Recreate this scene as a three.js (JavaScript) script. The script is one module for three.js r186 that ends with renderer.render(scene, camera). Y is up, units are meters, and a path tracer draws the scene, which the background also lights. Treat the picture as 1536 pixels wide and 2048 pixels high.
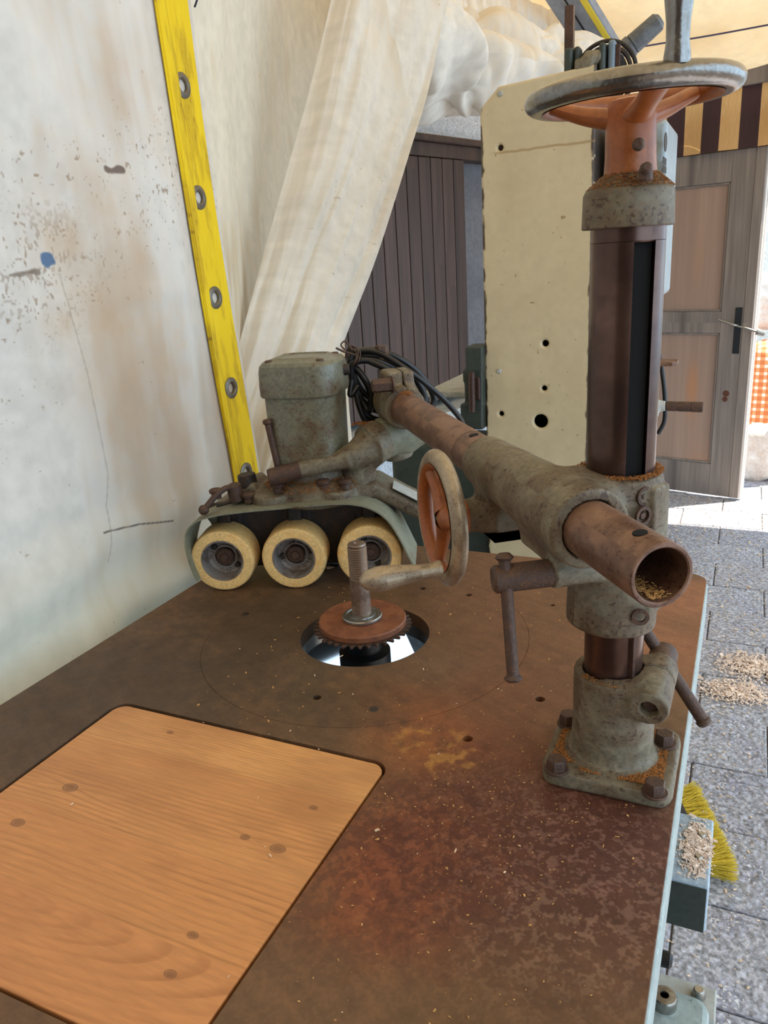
import * as THREE from 'three';
import { mergeGeometries } from 'three/addons/utils/BufferGeometryUtils.js';
import { RoundedBoxGeometry } from 'three/addons/geometries/RoundedBoxGeometry.js';

// ---------------------------------------------------------------- camera, sky, sun, exposure
const V = (x, y, z) => new THREE.Vector3(x, y, z);
const scene = new THREE.Scene();
const camera = new THREE.PerspectiveCamera(67.25, 0.75, 0.02, 100);
const RX = V(0.90867, -0.06083, -0.41306), RY = V(-0.07618, 0.94856, -0.30729), RZ = V(0.41051, 0.31069, 0.85729);
const CAM = V(0, 1.44, 0);
camera.position.copy(CAM);
camera.quaternion.setFromRotationMatrix(new THREE.Matrix4().makeBasis(RX, RY, RZ));
scene.add(camera);
scene.background = new THREE.Color().setRGB(0.6, 0.8, 1.0);
scene.backgroundIntensity = 3.2;
const sun = new THREE.DirectionalLight(new THREE.Color().setRGB(1, 0.93, 0.82), 16);
sun.position.set(-0.2 + 0.45 * 6, 6, -4.4 - 0.27 * 6); sun.target.position.set(-0.2, 0, -4.4);
sun.castShadow = true; sun.shadow.mapSize.set(2048, 2048); sun.shadow.radius = 1;
Object.assign(sun.shadow.camera, { left: -6, right: 6, top: 6, bottom: -6, near: 0.1, far: 20 });
scene.add(sun, sun.target);
const EXPOSURE = 0.96;
const renderer = new THREE.WebGLRenderer({ antialias: true });
renderer.toneMapping = THREE.LinearToneMapping; renderer.toneMappingExposure = EXPOSURE; renderer.shadowMap.enabled = true;

// ---------------------------------------------------------------- measuring: turns a measured pixel and a distance into a point of the room
const TABLE = 0.87;
const rayOf = (px, py) => V(0, 0, 0).addScaledVector(RX, (px - 768) / 1540).addScaledVector(RY, -(py - 1024) / 1540).addScaledVector(RZ, -1);
const at = (px, py, d) => CAM.clone().addScaledVector(rayOf(px, py), d);
const onY = (px, py, y) => { const r = rayOf(px, py); return CAM.clone().addScaledVector(r, (y - CAM.y) / r.y); };
const onZ = (px, py, z) => { const r = rayOf(px, py); return CAM.clone().addScaledVector(r, (z - CAM.z) / r.z); };
const onPlane = (px, py, p, n) => { const r = rayOf(px, py); return CAM.clone().addScaledVector(r, p.clone().sub(CAM).dot(n) / r.dot(n)); };
const onTable = (px, py) => onY(px, py, TABLE);

// ---------------------------------------------------------------- random numbers and noise
let seed = 7;
const rnd = () => { seed = (seed * 1664525 + 1013904223) >>> 0; return seed / 4294967296; };
const rr = (a, b) => a + (b - a) * rnd();
const hash = (x, y, s) => { let h = Math.imul(x, 374761393) ^ Math.imul(y, 668265263) ^ Math.imul(s, 1274126177); h = Math.imul(h ^ (h >>> 13), 1274126177); return ((h ^ (h >>> 16)) >>> 0) / 4294967296; };
function noise(x, y, p = 0, s = 0, q = p) {      // value noise, periodic when p > 0
  let x0 = Math.floor(x), y0 = Math.floor(y); const fx = x - x0, fy = y - y0;
  let x1 = x0 + 1, y1 = y0 + 1;
  if (p) { x0 = ((x0 % p) + p) % p; x1 = ((x1 % p) + p) % p; }
  if (q) { y0 = ((y0 % q) + q) % q; y1 = ((y1 % q) + q) % q; }
  const u = fx * fx * (3 - 2 * fx), v = fy * fy * (3 - 2 * fy);
  const a = hash(x0, y0, s), b = hash(x1, y0, s), c = hash(x0, y1, s), d = hash(x1, y1, s);
  return a + (b - a) * u + (c - a) * v + (a - b - c + d) * u * v;
}
function fbm(x, y, oct = 4, p = 0, s = 0) { let a = 0.5, t = 0, n = 0; for (let i = 0; i < oct; i++) { t += a * noise(x, y, p, s + i); n += a; a *= 0.55; x *= 2; y *= 2; p *= 2; } return t / n; }
const smooth = (a, b, x) => { const t = Math.min(1, Math.max(0, (x - a) / (b - a))); return t * t * (3 - 2 * t); };
const clamp = (x, a = 0, b = 1) => Math.min(b, Math.max(a, x));
const mix3 = (a, b, t) => [a[0] + (b[0] - a[0]) * t, a[1] + (b[1] - a[1]) * t, a[2] + (b[2] - a[2]) * t];
function tex(w, h, fn, { srgb = true, repeat, wrap = true } = {}) {
  const d = new Uint8Array(w * h * 4);
  for (let j = 0; j < h; j++) for (let i = 0; i < w; i++) {
    const c = fn((i + 0.5) / w, (j + 0.5) / h), k = (j * w + i) * 4;
    if (typeof c === 'number') d[k] = d[k + 1] = d[k + 2] = clamp(c) * 255;
    else { d[k] = clamp(c[0], 0, 255); d[k + 1] = clamp(c[1], 0, 255); d[k + 2] = clamp(c[2], 0, 255); }
    d[k + 3] = 255;
  }
  const t = new THREE.DataTexture(d, w, h); t.magFilter = THREE.LinearFilter; t.minFilter = THREE.LinearMipmapLinearFilter; t.generateMipmaps = true;
  if (wrap) t.wrapS = t.wrapT = THREE.RepeatWrapping;
  if (srgb) t.colorSpace = THREE.SRGBColorSpace;
  if (repeat) t.repeat.set(repeat[0], repeat[1]);
  t.needsUpdate = true; return t;
}
const std = (o) => new THREE.MeshStandardMaterial({ side: THREE.DoubleSide, ...o });
// mottled surface: base colour, a second colour in patches, fine specks; size = metres per tile
function mottled(base, patch, { amount = 0.5, size = 0.3, cells = 6, specks, speckAmount = 0.0, roughness = 0.6, metalness = 0, bump = 0.0006, s = 1, soft = 0.12, fine = 0.12, px = 512, extra = {} }) {
  const map = tex(px, px, (u, v) => {
    const n = fbm(u * cells, v * cells, 5, cells, s), g = fbm(u * cells * 8, v * cells * 8, 3, cells * 8, s + 20);
    let c = mix3(base, patch, smooth(1 - amount - soft, 1 - amount + soft, n * 0.8 + g * 0.2));
    const k = 1 + (g - 0.5) * fine * 2 + (n - 0.5) * 0.15;
    c = [c[0] * k, c[1] * k, c[2] * k];
    if (specks) { const q = noise(u * cells * 14 + g * 1.6, v * cells * 14 + n * 1.6, cells * 14, s + 40) * 0.6 + n * 0.4; c = mix3(c, specks, smooth(1 - speckAmount - 0.09, 1 - speckAmount + 0.04, q) * 0.8); }
    return c;
  }, { repeat: [1 / size, 1 / size] });
  const bm = bump ? tex(256, 256, (u, v) => fbm(u * cells * 5, v * cells * 5, 4, cells * 5, s + 60), { srgb: false, repeat: [1 / size, 1 / size] }) : null;
  return std({ map, roughness, metalness, ...(bm ? { bumpMap: bm, bumpScale: bump } : {}), ...extra });
}

// ---------------------------------------------------------------- geometry helpers
function boxUV(g) {                                  // uv in metres from the dominant normal
  if (g.index) g = g.toNonIndexed();
  if (!g.attributes.normal) g.computeVertexNormals();
  const p = g.attributes.position, uv = new Float32Array(p.count * 2), a = V(), b = V(), c = V(), n = V();
  for (let i = 0; i < p.count; i += 3) {
    a.fromBufferAttribute(p, i); b.fromBufferAttribute(p, i + 1); c.fromBufferAttribute(p, i + 2);
    n.crossVectors(b.clone().sub(a), c.clone().sub(a));
    const X = Math.abs(n.x), Y = Math.abs(n.y), Z = Math.abs(n.z);
    [a, b, c].forEach((q, k) => {
      const [u, v] = Y >= X && Y >= Z ? [q.x, q.z] : X >= Z ? [q.z, q.y] : [q.x, q.y];
      uv[(i + k) * 2] = u; uv[(i + k) * 2 + 1] = v;
    });
  }
  g.setAttribute('uv', new THREE.BufferAttribute(uv, 2));
  return g;
}
const merge = (list) => mergeGeometries(list.map((g) => { const q = g.index ? g.toNonIndexed() : g; for (const k of Object.keys(q.attributes)) if (!['position', 'normal', 'uv'].includes(k)) q.deleteAttribute(k); return q; }), false);
const names = {};
function numbered(n) { names[n] = (names[n] ?? -1) + 1; return names[n] ? n + '_' + String(names[n]).padStart(3, '0') : n; }
function part(name, geo, mat, parent, label, raw) {
  const m = new THREE.Mesh(raw ? geo : boxUV(geo), mat); m.name = name; m.castShadow = m.receiveShadow = true;
  if (label) m.userData.label = label;
  parent.add(m); return m;
}
function thing(name, label, category, group) {
  const o = new THREE.Group(); o.name = numbered(name); o.userData = { label, category }; if (group) o.userData.group = group;
  scene.add(o); return o;
}
function settle(o, base) { o.position.copy(base); for (const c of o.children) c.position.sub(base); o.updateMatrixWorld(); return o; }   // puts the origin of a thing at its base
function tag(m, label, category, group, kind) { m.name = numbered(m.name); m.userData.label = label; if (category) m.userData.category = category; if (group) m.userData.group = group; if (kind) m.userData.kind = kind; return m; }
function solo(name, geo, mat, label, category, extra = {}, raw) {      // a thing that is one mesh
  geo = raw ? geo : boxUV(geo); geo.computeBoundingBox(); const b = geo.boundingBox, c = V((b.min.x + b.max.x) / 2, b.min.y, (b.min.z + b.max.z) / 2);
  geo.translate(-c.x, -c.y, -c.z);
  const m = new THREE.Mesh(geo, mat); m.name = numbered(name); m.position.copy(c); m.castShadow = m.receiveShadow = true;
  m.userData = { label, category, ...extra }; if (!category) delete m.userData.category; scene.add(m); return m;
}
function struct(name, geo, mat, raw) { const m = part(name, geo, mat, scene, null, raw); m.userData.kind = 'structure'; return m; }
const YUP = V(0, 1, 0);
function along(g, a, b) { const q = new THREE.Quaternion().setFromUnitVectors(YUP, b.clone().sub(a).normalize()); return g.applyQuaternion(q).translate(a.x, a.y, a.z); }
function lathe(profile, a, b, seg = 40) {           // profile [[r, t]...], t in metres from a towards b
  return along(creased(new THREE.LatheGeometry(profile.map(([r, t]) => new THREE.Vector2(Math.max(r, 1e-5), t)), seg)), a, b);
}
function creased(g, limit = 0.6) {                   // splits smoothing at sharp edges of a lathe profile: recompute normals per face group
  g = g.toNonIndexed(); const p = g.attributes.position, n = new Float32Array(p.count * 3), map = new Map(), fn = [];
  const A = V(), B = V(), C = V(), key = (i) => Math.round(p.getX(i) * 2e5) + ',' + Math.round(p.getY(i) * 2e5) + ',' + Math.round(p.getZ(i) * 2e5);
  for (let i = 0; i < p.count; i += 3) { A.fromBufferAttribute(p, i); B.fromBufferAttribute(p, i + 1); C.fromBufferAttribute(p, i + 2); const f = V().crossVectors(B.clone().sub(A), C.clone().sub(A)); fn.push(f); for (let k = 0; k < 3; k++) { const q = key(i + k); if (!map.has(q)) map.set(q, []); map.get(q).push(fn.length - 1); } }
  const un = fn.map((f) => f.clone().normalize()), cl = Math.cos(limit), acc = V();
  for (let i = 0; i < p.count; i++) { const f = Math.floor(i / 3); acc.set(0, 0, 0); for (const k of map.get(key(i))) if (un[k].dot(un[f]) > cl) acc.add(fn[k]); acc.normalize(); n[i * 3] = acc.x; n[i * 3 + 1] = acc.y; n[i * 3 + 2] = acc.z; }
  g.setAttribute('normal', new THREE.BufferAttribute(n, 3)); return g;
}
function rod(a, b, r, r2 = r, seg = 32, bev = 0.0015) {
  const L = a.distanceTo(b), e = Math.min(bev, r * 0.4, r2 * 0.4);
  return lathe([[0, 0], [r - e, 0], [r, e], [r2, L - e], [r2 - e, L], [0, L]], a, b, seg);
}
function tube(a, b, r, ri, seg = 48) { const L = a.distanceTo(b), e = 0.0012; return lathe([[ri, L * 0.5], [ri, e], [ri + e, 0], [r - e, 0], [r, e], [r, L - e], [r - e, L], [ri + e, L], [ri, L - e], [ri, L * 0.5]], a, b, seg); }
const curve = (pts, r, seg = 60, rs = 8, closed = false) => new THREE.TubeGeometry(new THREE.CatmullRomCurve3(pts, closed, 'centripetal'), seg, r, rs, closed);
const box = (x0, x1, y0, y1, z0, z1, r = 0.002) => new RoundedBoxGeometry(x1 - x0, y1 - y0, z1 - z0, 2, Math.min(r, (x1 - x0) / 2.1, (y1 - y0) / 2.1, (z1 - z0) / 2.1)).translate((x0 + x1) / 2, (y0 + y1) / 2, (z0 + z1) / 2);
function hexBolt(p, dir, r, h, washer = 0) {
  const g = [];
  if (washer) g.push(rod(p, p.clone().addScaledVector(dir, 0.003), washer, washer, 28, 0.0006));
  const a = p.clone().addScaledVector(dir, washer ? 0.003 : 0), b = a.clone().addScaledVector(dir, h);
  g.push(along(creased(new THREE.LatheGeometry([[0, 0], [r, 0], [r, h * 0.82], [r * 0.86, h], [0, h]].map(([x, y]) => new THREE.Vector2(Math.max(x, 1e-5), y)), 6)), a, b));
  return merge(g);
}
function sheet(nu, nv, f, uvf) {                     // parametric surface
  const p = [], uv = [], ix = [];
  for (let j = 0; j <= nv; j++) for (let i = 0; i <= nu; i++) { const q = f(i / nu, j / nv); p.push(q.x, q.y, q.z); const w = uvf ? uvf(i / nu, j / nv, q) : [i / nu, j / nv]; uv.push(w[0], w[1]); }
  for (let j = 0; j < nv; j++) for (let i = 0; i < nu; i++) { const a = j * (nu + 1) + i, b = a + 1, c = a + nu + 1, d = c + 1; ix.push(a, b, d, a, d, c); }
  const g = new THREE.BufferGeometry(); g.setAttribute('position', new THREE.Float32BufferAttribute(p, 3)); g.setAttribute('uv', new THREE.Float32BufferAttribute(uv, 2)); g.setIndex(ix); g.computeVertexNormals(); return g;
}
function extrude(pts, depth, { holes = [], bevel = 0, seg = 24, bs = 2 } = {}) {     // outline in x, y pushed towards +z
  const s = pts instanceof THREE.Shape ? pts : new THREE.Shape(pts.map(([x, y]) => new THREE.Vector2(x, y)));
  s.holes.push(...holes);
  return new THREE.ExtrudeGeometry(s, { depth: depth - 2 * bevel, bevelEnabled: bevel > 0, bevelSize: bevel, bevelThickness: bevel, bevelOffset: -bevel, bevelSegments: bs, curveSegments: seg }).translate(0, 0, bevel);
}
function roundRect(x0, y0, x1, y1, r, Kind = THREE.Shape) {
  const s = new Kind(); s.moveTo(x0 + r, y0); s.lineTo(x1 - r, y0); s.absarc(x1 - r, y0 + r, r, -Math.PI / 2, 0); s.lineTo(x1, y1 - r); s.absarc(x1 - r, y1 - r, r, 0, Math.PI / 2); s.lineTo(x0 + r, y1); s.absarc(x0 + r, y1 - r, r, Math.PI / 2, Math.PI); s.lineTo(x0, y0 + r); s.absarc(x0 + r, y0 + r, r, Math.PI, 1.5 * Math.PI); return s;
}
const hole = (x, y, r) => { const p = new THREE.Path(); p.absarc(x, y, r, 0, Math.PI * 2, true); return p; };

// castings: a distance field meshed with surface nets, so bosses blend into each other with fillets
const smin = (a, b, k) => { const h = Math.max(k - Math.abs(a - b), 0) / k; return Math.min(a, b) - h * h * k * 0.25; };
const smax = (a, b, k) => -smin(-a, -b, k);
function dCyl(a, b, r, r2 = r, rd = 0.003) {         // round-edged cylinder or cone between two points
  const d = b.clone().sub(a), L = d.length(); d.normalize();
  return (x, y, z) => { const px = x - a.x, py = y - a.y, pz = z - a.z, t = px * d.x + py * d.y + pz * d.z, q = Math.sqrt(Math.max(0, px * px + py * py + pz * pz - t * t)); const w = q - (r + (r2 - r) * clamp(t / L)) + rd, h = Math.max(-t, t - L) + rd; return Math.min(Math.max(w, h), 0) + Math.hypot(Math.max(w, 0), Math.max(h, 0)) - rd; };
}
function dBox(c, hx, hy, hz, rd, ax, ay, az) {       // round-edged box, optionally with its own axes
  return (x, y, z) => {
    let px = x - c.x, py = y - c.y, pz = z - c.z;
    if (ax) { const qx = px * ax.x + py * ax.y + pz * ax.z, qy = px * ay.x + py * ay.y + pz * ay.z, qz = px * az.x + py * az.y + pz * az.z; px = qx; py = qy; pz = qz; }
    const a = Math.abs(px) - hx + rd, b = Math.abs(py) - hy + rd, e = Math.abs(pz) - hz + rd;
    return Math.min(Math.max(a, b, e), 0) + Math.hypot(Math.max(a, 0), Math.max(b, 0), Math.max(e, 0)) - rd;
  };
}
function cast(f, lo, hi, cell) {
  const n = [0, 1, 2].map((k) => Math.ceil((hi[k] - lo[k]) / cell) + 1), [nx, ny, nz] = n, val = new Float32Array(nx * ny * nz), id = (i, j, k) => (k * ny + j) * nx + i;
  for (let k = 0; k < nz; k++) for (let j = 0; j < ny; j++) for (let i = 0; i < nx; i++) val[id(i, j, k)] = f(lo[0] + i * cell, lo[1] + j * cell, lo[2] + k * cell);
  const vid = new Int32Array(nx * ny * nz).fill(-1), P = [], ix = [];
  for (let k = 0; k < nz - 1; k++) for (let j = 0; j < ny - 1; j++) for (let i = 0; i < nx - 1; i++) {
    let c = 0, sx = 0, sy = 0, sz = 0;
    const e = (a, b) => { const va = val[id(i + a[0], j + a[1], k + a[2])], vb = val[id(i + b[0], j + b[1], k + b[2])]; if ((va < 0) !== (vb < 0)) { const t = va / (va - vb); sx += a[0] + (b[0] - a[0]) * t; sy += a[1] + (b[1] - a[1]) * t; sz += a[2] + (b[2] - a[2]) * t; c++; } };
    let neg = 0; for (let q = 0; q < 8; q++) if (val[id(i + (q & 1), j + ((q >> 1) & 1), k + (q >> 2))] < 0) neg++;
    if (neg === 0 || neg === 8) continue;
    for (let a = 0; a < 2; a++) for (let b = 0; b < 2; b++) { e([0, a, b], [1, a, b]); e([a, 0, b], [a, 1, b]); e([a, b, 0], [a, b, 1]); }
    vid[id(i, j, k)] = P.length / 3; P.push(lo[0] + (i + sx / c) * cell, lo[1] + (j + sy / c) * cell, lo[2] + (k + sz / c) * cell);
  }
  const quad = (a, b, c, d, flip) => { if (Math.min(a, b, c, d) < 0) return; if (flip) ix.push(a, c, b, a, d, c); else ix.push(a, b, c, a, c, d); };
  for (let k = 1; k < nz - 1; k++) for (let j = 1; j < ny - 1; j++) for (let i = 1; i < nx - 1; i++) {
    const v = val[id(i, j, k)] < 0;
    if (v !== val[id(i + 1, j, k)] < 0) quad(vid[id(i, j - 1, k - 1)], vid[id(i, j, k - 1)], vid[id(i, j, k)], vid[id(i, j - 1, k)], !v);
    if (v !== val[id(i, j + 1, k)] < 0) quad(vid[id(i - 1, j, k - 1)], vid[id(i - 1, j, k)], vid[id(i, j, k)], vid[id(i, j, k - 1)], !v);
    if (v !== val[id(i, j, k + 1)] < 0) quad(vid[id(i - 1, j - 1, k)], vid[id(i, j - 1, k)], vid[id(i, j, k)], vid[id(i - 1, j, k)], !v);
  }
  const N = new Float32Array(P.length), h = cell * 0.5;
  for (let i = 0; i < P.length; i += 3) { const [x, y, z] = [P[i], P[i + 1], P[i + 2]]; const g = V(f(x + h, y, z) - f(x - h, y, z), f(x, y + h, z) - f(x, y - h, z), f(x, y, z + h) - f(x, y, z - h)).normalize(); N[i] = g.x; N[i + 1] = g.y; N[i + 2] = g.z; }
  const g = new THREE.BufferGeometry(); g.setAttribute('position', new THREE.Float32BufferAttribute(P, 3)); g.setAttribute('normal', new THREE.BufferAttribute(N, 3)); g.setIndex(ix); return g;
}

// ---------------------------------------------------------------- materials
const M = {};
M.cast = mottled([118, 109, 90], [94, 79, 60], { amount: 0.46, size: 0.22, cells: 7, specks: [66, 46, 34], speckAmount: 0.245, roughness: 0.6, fine: 0.22, s: 3, bump: 0.0008, extra: { metalness: 0.1 } });
M.castPale = mottled([128, 128, 108], [102, 94, 74], { amount: 0.4, size: 0.25, cells: 5, specks: [92, 62, 40], speckAmount: 0.2, roughness: 0.55, s: 5 });
M.motor = mottled([112, 110, 92], [94, 82, 64], { amount: 0.42, size: 0.2, cells: 6, specks: [84, 56, 38], speckAmount: 0.25, roughness: 0.36, fine: 0.2, s: 7 });
M.steel = mottled([86, 62, 52], [62, 44, 38], { amount: 0.5, size: 0.16, cells: 6, specks: [110, 70, 48], speckAmount: 0.22, roughness: 0.42, metalness: 0.35, s: 9, bump: 0.0004 });
M.column = mottled([100, 76, 67], [74, 55, 49], { amount: 0.5, size: 0.2, cells: 4, roughness: 0.26, metalness: 0.75, s: 11, bump: 0.0001 });
M.armTube = mottled([138, 104, 84], [102, 74, 60], { amount: 0.5, size: 0.14, cells: 6, specks: [72, 42, 32], speckAmount: 0.24, roughness: 0.45, metalness: 0.3, s: 13, bump: 0.0004 });
M.bolt = mottled([78, 58, 48], [92, 64, 46], { amount: 0.4, size: 0.05, cells: 5, roughness: 0.6, metalness: 0.25, s: 15, px: 256 });
M.rim = mottled([134, 131, 127], [108, 102, 94], { amount: 0.36, size: 0.1, cells: 5, roughness: 0.25, metalness: 0.95, s: 17, bump: 0.0003, px: 256 });
M.rimOld = mottled([172, 156, 132], [138, 122, 102], { amount: 0.42, size: 0.1, cells: 6, specks: [96, 80, 64], speckAmount: 0.2, roughness: 0.42, metalness: 0.45, s: 18, bump: 0.0003, px: 256 });
M.bracketBlue = mottled([168, 186, 200], [140, 156, 168], { amount: 0.4, size: 0.2, cells: 5, roughness: 0.5, s: 34, px: 256 });
M.orange = mottled([154, 86, 40], [124, 66, 32], { amount: 0.4, size: 0.12, cells: 5, specks: [110, 62, 38], speckAmount: 0.16, roughness: 0.4, s: 19, bump: 0.0002, px: 256 });
M.rubber = mottled([238, 198, 130], [222, 172, 102], { amount: 0.35, size: 0.1, cells: 5, specks: [150, 116, 76], speckAmount: 0.1, roughness: 0.6, s: 21, bump: 0.0002 });
M.hub = mottled([150, 142, 136], [112, 96, 84], { amount: 0.45, size: 0.08, cells: 5, roughness: 0.5, metalness: 0.4, s: 23, px: 256 });
M.dark = mottled([44, 38, 34], [62, 42, 30], { amount: 0.4, size: 0.1, cells: 5, roughness: 0.65, s: 25, px: 256 });
M.black = std({ color: 0x0d0d0e, roughness: 0.45 }); M.pit = std({ color: 0x060505, roughness: 1 });
M.cable = std({ color: 0x121214, roughness: 0.38 });
M.chrome = std({ color: 0xc8ccd0, roughness: 0.06, metalness: 1 });
M.shiny = mottled([160, 158, 152], [128, 118, 106], { amount: 0.4, size: 0.08, cells: 5, roughness: 0.28, metalness: 0.85, s: 27, px: 256, bump: 0.0001 });
M.disc = mottled([142, 88, 58], [118, 70, 46], { amount: 0.5, size: 0.1, cells: 6, specks: [84, 52, 38], speckAmount: 0.17, roughness: 0.6, metalness: 0.15, s: 29 });
M.eyelet = std({ color: 0x6e675c, roughness: 0.4, metalness: 0.6 });
M.green = mottled([156, 170, 168], [136, 150, 148], { amount: 0.4, size: 0.2, cells: 5, specks: [96, 100, 90], speckAmount: 0.14, roughness: 0.5, s: 31 });
M.blueGrey = mottled([112, 128, 140], [92, 104, 112], { amount: 0.4, size: 0.2, cells: 5, roughness: 0.5, s: 33, px: 256 });
M.darkGreen = mottled([52, 60, 54], [40, 44, 40], { amount: 0.4, size: 0.25, cells: 5, roughness: 0.5, s: 35, px: 256 });
M.greyBox = mottled([150, 160, 164], [126, 134, 136], { amount: 0.4, size: 0.3, cells: 5, roughness: 0.4, s: 37, px: 256 });
M.lipGrey = mottled([176, 178, 172], [150, 148, 140], { amount: 0.4, size: 0.3, cells: 5, roughness: 0.55, s: 39, px: 256 });

// ================================================================ THE SETTING
// floor of concrete pavers
{
  const base = new THREE.Group(); base.name = 'floor'; base.userData.kind = 'structure'; scene.add(base);
  const pav = mottled([164, 162, 166], [140, 138, 146], { amount: 0.45, size: 0.5, cells: 8, specks: [226, 222, 216], speckAmount: 0.22, roughness: 0.7, s: 41, bump: 0.007, fine: 0.4, px: 1024 });
  const pav2 = pav.clone(); pav2.color.setRGB(0.9, 0.9, 0.92); const pav3 = pav.clone(); pav3.color.setRGB(1.0, 0.97, 0.95);
  part('subfloor', box(-6, 6, -0.4, -0.008, -14, 5, 0.01), mottled([104, 96, 90], [80, 72, 66], { amount: 0.5, size: 0.6, cells: 6, roughness: 0.95, s: 43, px: 256 }), base);
  const D = 0.265, W = 0.4; let row = 0;
  for (let z = -1.54 + D * 5; z > -6.4; z -= D, row++) {
    const off = (row % 2) * 0.2 - 0.05;
    for (let x = -1.2 + off; x < 1.3; x += W) {
      if (x + W < -0.45 && z > -3.2) continue;
      const h = -0.004 * rnd();
      part('paving_slab', box(x + 0.0018, x + W - 0.0018, -0.06, h, z - D + 0.0018, z - 0.0018, 0.005), [pav, pav2, pav3][Math.floor(rnd() * 3)], base);
    }
  }
}
// ground around: nothing more is seen. The house wall at the back left, turned away from the machine's axis
const WD = V(0.2643, 0, -0.9644), WN = V(0.9644, 0, 0.2643), WP = V(-1.331, 0, -3.877);
const onWall = (t, y, n = 0) => WP.clone().addScaledVector(WD, t).addScaledVector(WN, n).setY(y);   // t along the wall, away from the camera
const wallM = new THREE.Matrix4().makeBasis(WD, YUP, WN).setPosition(WP);                            // local x along the wall, y up, z out of it
const wallBox = (t0, t1, y0, y1, n0, n1, r = 0.003) => box(t0, t1, y0, y1, n0, n1, r).applyMatrix4(wallM);
{
  const plaster = mottled([208, 211, 216], [188, 191, 197], { amount: 0.45, size: 0.25, cells: 8, specks: [150, 154, 160], speckAmount: 0.2, roughness: 0.95, s: 45, bump: 0.004, fine: 0.25 });
  const grey = mottled([112, 112, 116], [98, 98, 102], { amount: 0.4, size: 0.5, cells: 4, roughness: 0.9, s: 47, px: 256 });
  const w = new THREE.Group(); w.name = 'wall_back'; w.userData.kind = 'structure'; scene.add(w);
  part('plaster', merge([wallBox(-1.6, 1.0, 1.95, 2.6, -0.3, 0, 0.004), wallBox(-1.6, 1.0, -0.05, 0.62, -0.3, 0.0, 0.004), wallBox(-1.6, -1.25, 0.5, 2.1, -0.3, -0.005, 0.004)]), plaster, w);
  part('window_niche', wallBox(-1.3, 1.0, 0.5, 2.0, -0.3, -0.07, 0.004), grey, w);
  const woodDark = woodTex([88, 64, 53], [46, 34, 29], 51, { size: 0.5, rough: 0.55 });
  const t = new THREE.Group(); t.name = 'trim_1'; t.userData.kind = 'structure'; scene.add(t);
  part('lintel_board', wallBox(-1.4, 1.0, 1.875, 1.935, -0.06, 0.03, 0.004), woodDark, t);
  part('lintel_moulding', wallBox(-1.4, 1.0, 1.935, 1.965, -0.06, 0.055, 0.008), woodDark, t);
  struct('window_sill', wallBox(-1.4, 1.0, 0.66, 0.725, -0.08, 0.16, 0.006), M.lipGrey);
  const sh = thing('plank_shutter', 'dark brown shutter of upright weathered planks under the wooden lintel', 'shutter');
  const pw = 0.0915;
  for (let k = 0; k < 13; k++) {
    const m = woodDark.clone(); m.color.setScalar(rr(0.82, 1.15)); m.map = woodDark.map.clone(); m.map.offset.set(rnd(), rnd()); m.map.needsUpdate = true;
    const g = wallBox(-pw * (k + 1) + 0.0025, -pw * k - 0.0025, 0.752 + rr(-0.004, 0.004), 1.872, 0.0, 0.028, 0.004);
    part('plank', upUV(g, WD), m, sh, null, true);
  }
  part('ledge', wallBox(-pw * 13, -0.02, 0.95, 1.05, -0.022, -0.001, 0.003), woodDark, sh);
  part('ledge', wallBox(-pw * 13, -0.02, 1.6, 1.7, -0.022, -0.001, 0.003), woodDark, sh);
  settle(sh, onWall(-0.55, 0.75, 0.014));
}
function woodTex(base, dark, s, { size = 0.4, rough = 0.6, px = 512, stretch = 7, worn } = {}) {      // grain runs along v
  const map = tex(px, px, (u, v) => {
    const n = fbm(u * 28, v * 3, 4, 0, s), b = fbm(u * 5, v * 2, 3, 0, s + 9), f = noise(u * 110, v * 8, 0, s + 5);
    const seam = Math.min(smooth(0, 0.06, u), smooth(0, 0.06, 1 - u));
    let c = mix3(dark, base, clamp(n * 0.75 + b * 0.5 + (f - 0.5) * 0.25) * 0.9 * seam + 0.05);
    if (worn) c = mix3(c, worn, smooth(0.58, 0.75, b));
    return c;
  }, { repeat: [1 / size, 1 / (size * 2)] });
  return std({ map, roughness: rough, bumpMap: map, bumpScale: 0.0008 });
}
function upUV(g, dir) {                              // uv with v upwards and u along a horizontal direction
  if (g.index) g = g.toNonIndexed();
  const p = g.attributes.position, uv = new Float32Array(p.count * 2);
  for (let i = 0; i < p.count; i++) { uv[i * 2] = p.getX(i) * dir.x + p.getZ(i) * dir.z + (Math.abs(g.attributes.normal.getX(i) * dir.x + g.attributes.normal.getZ(i) * dir.z) > 0.7 ? p.getX(i) * dir.z - p.getZ(i) * dir.x : 0); uv[i * 2 + 1] = p.getY(i); }
  g.setAttribute('uv', new THREE.BufferAttribute(uv, 2)); return g;
}

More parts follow.
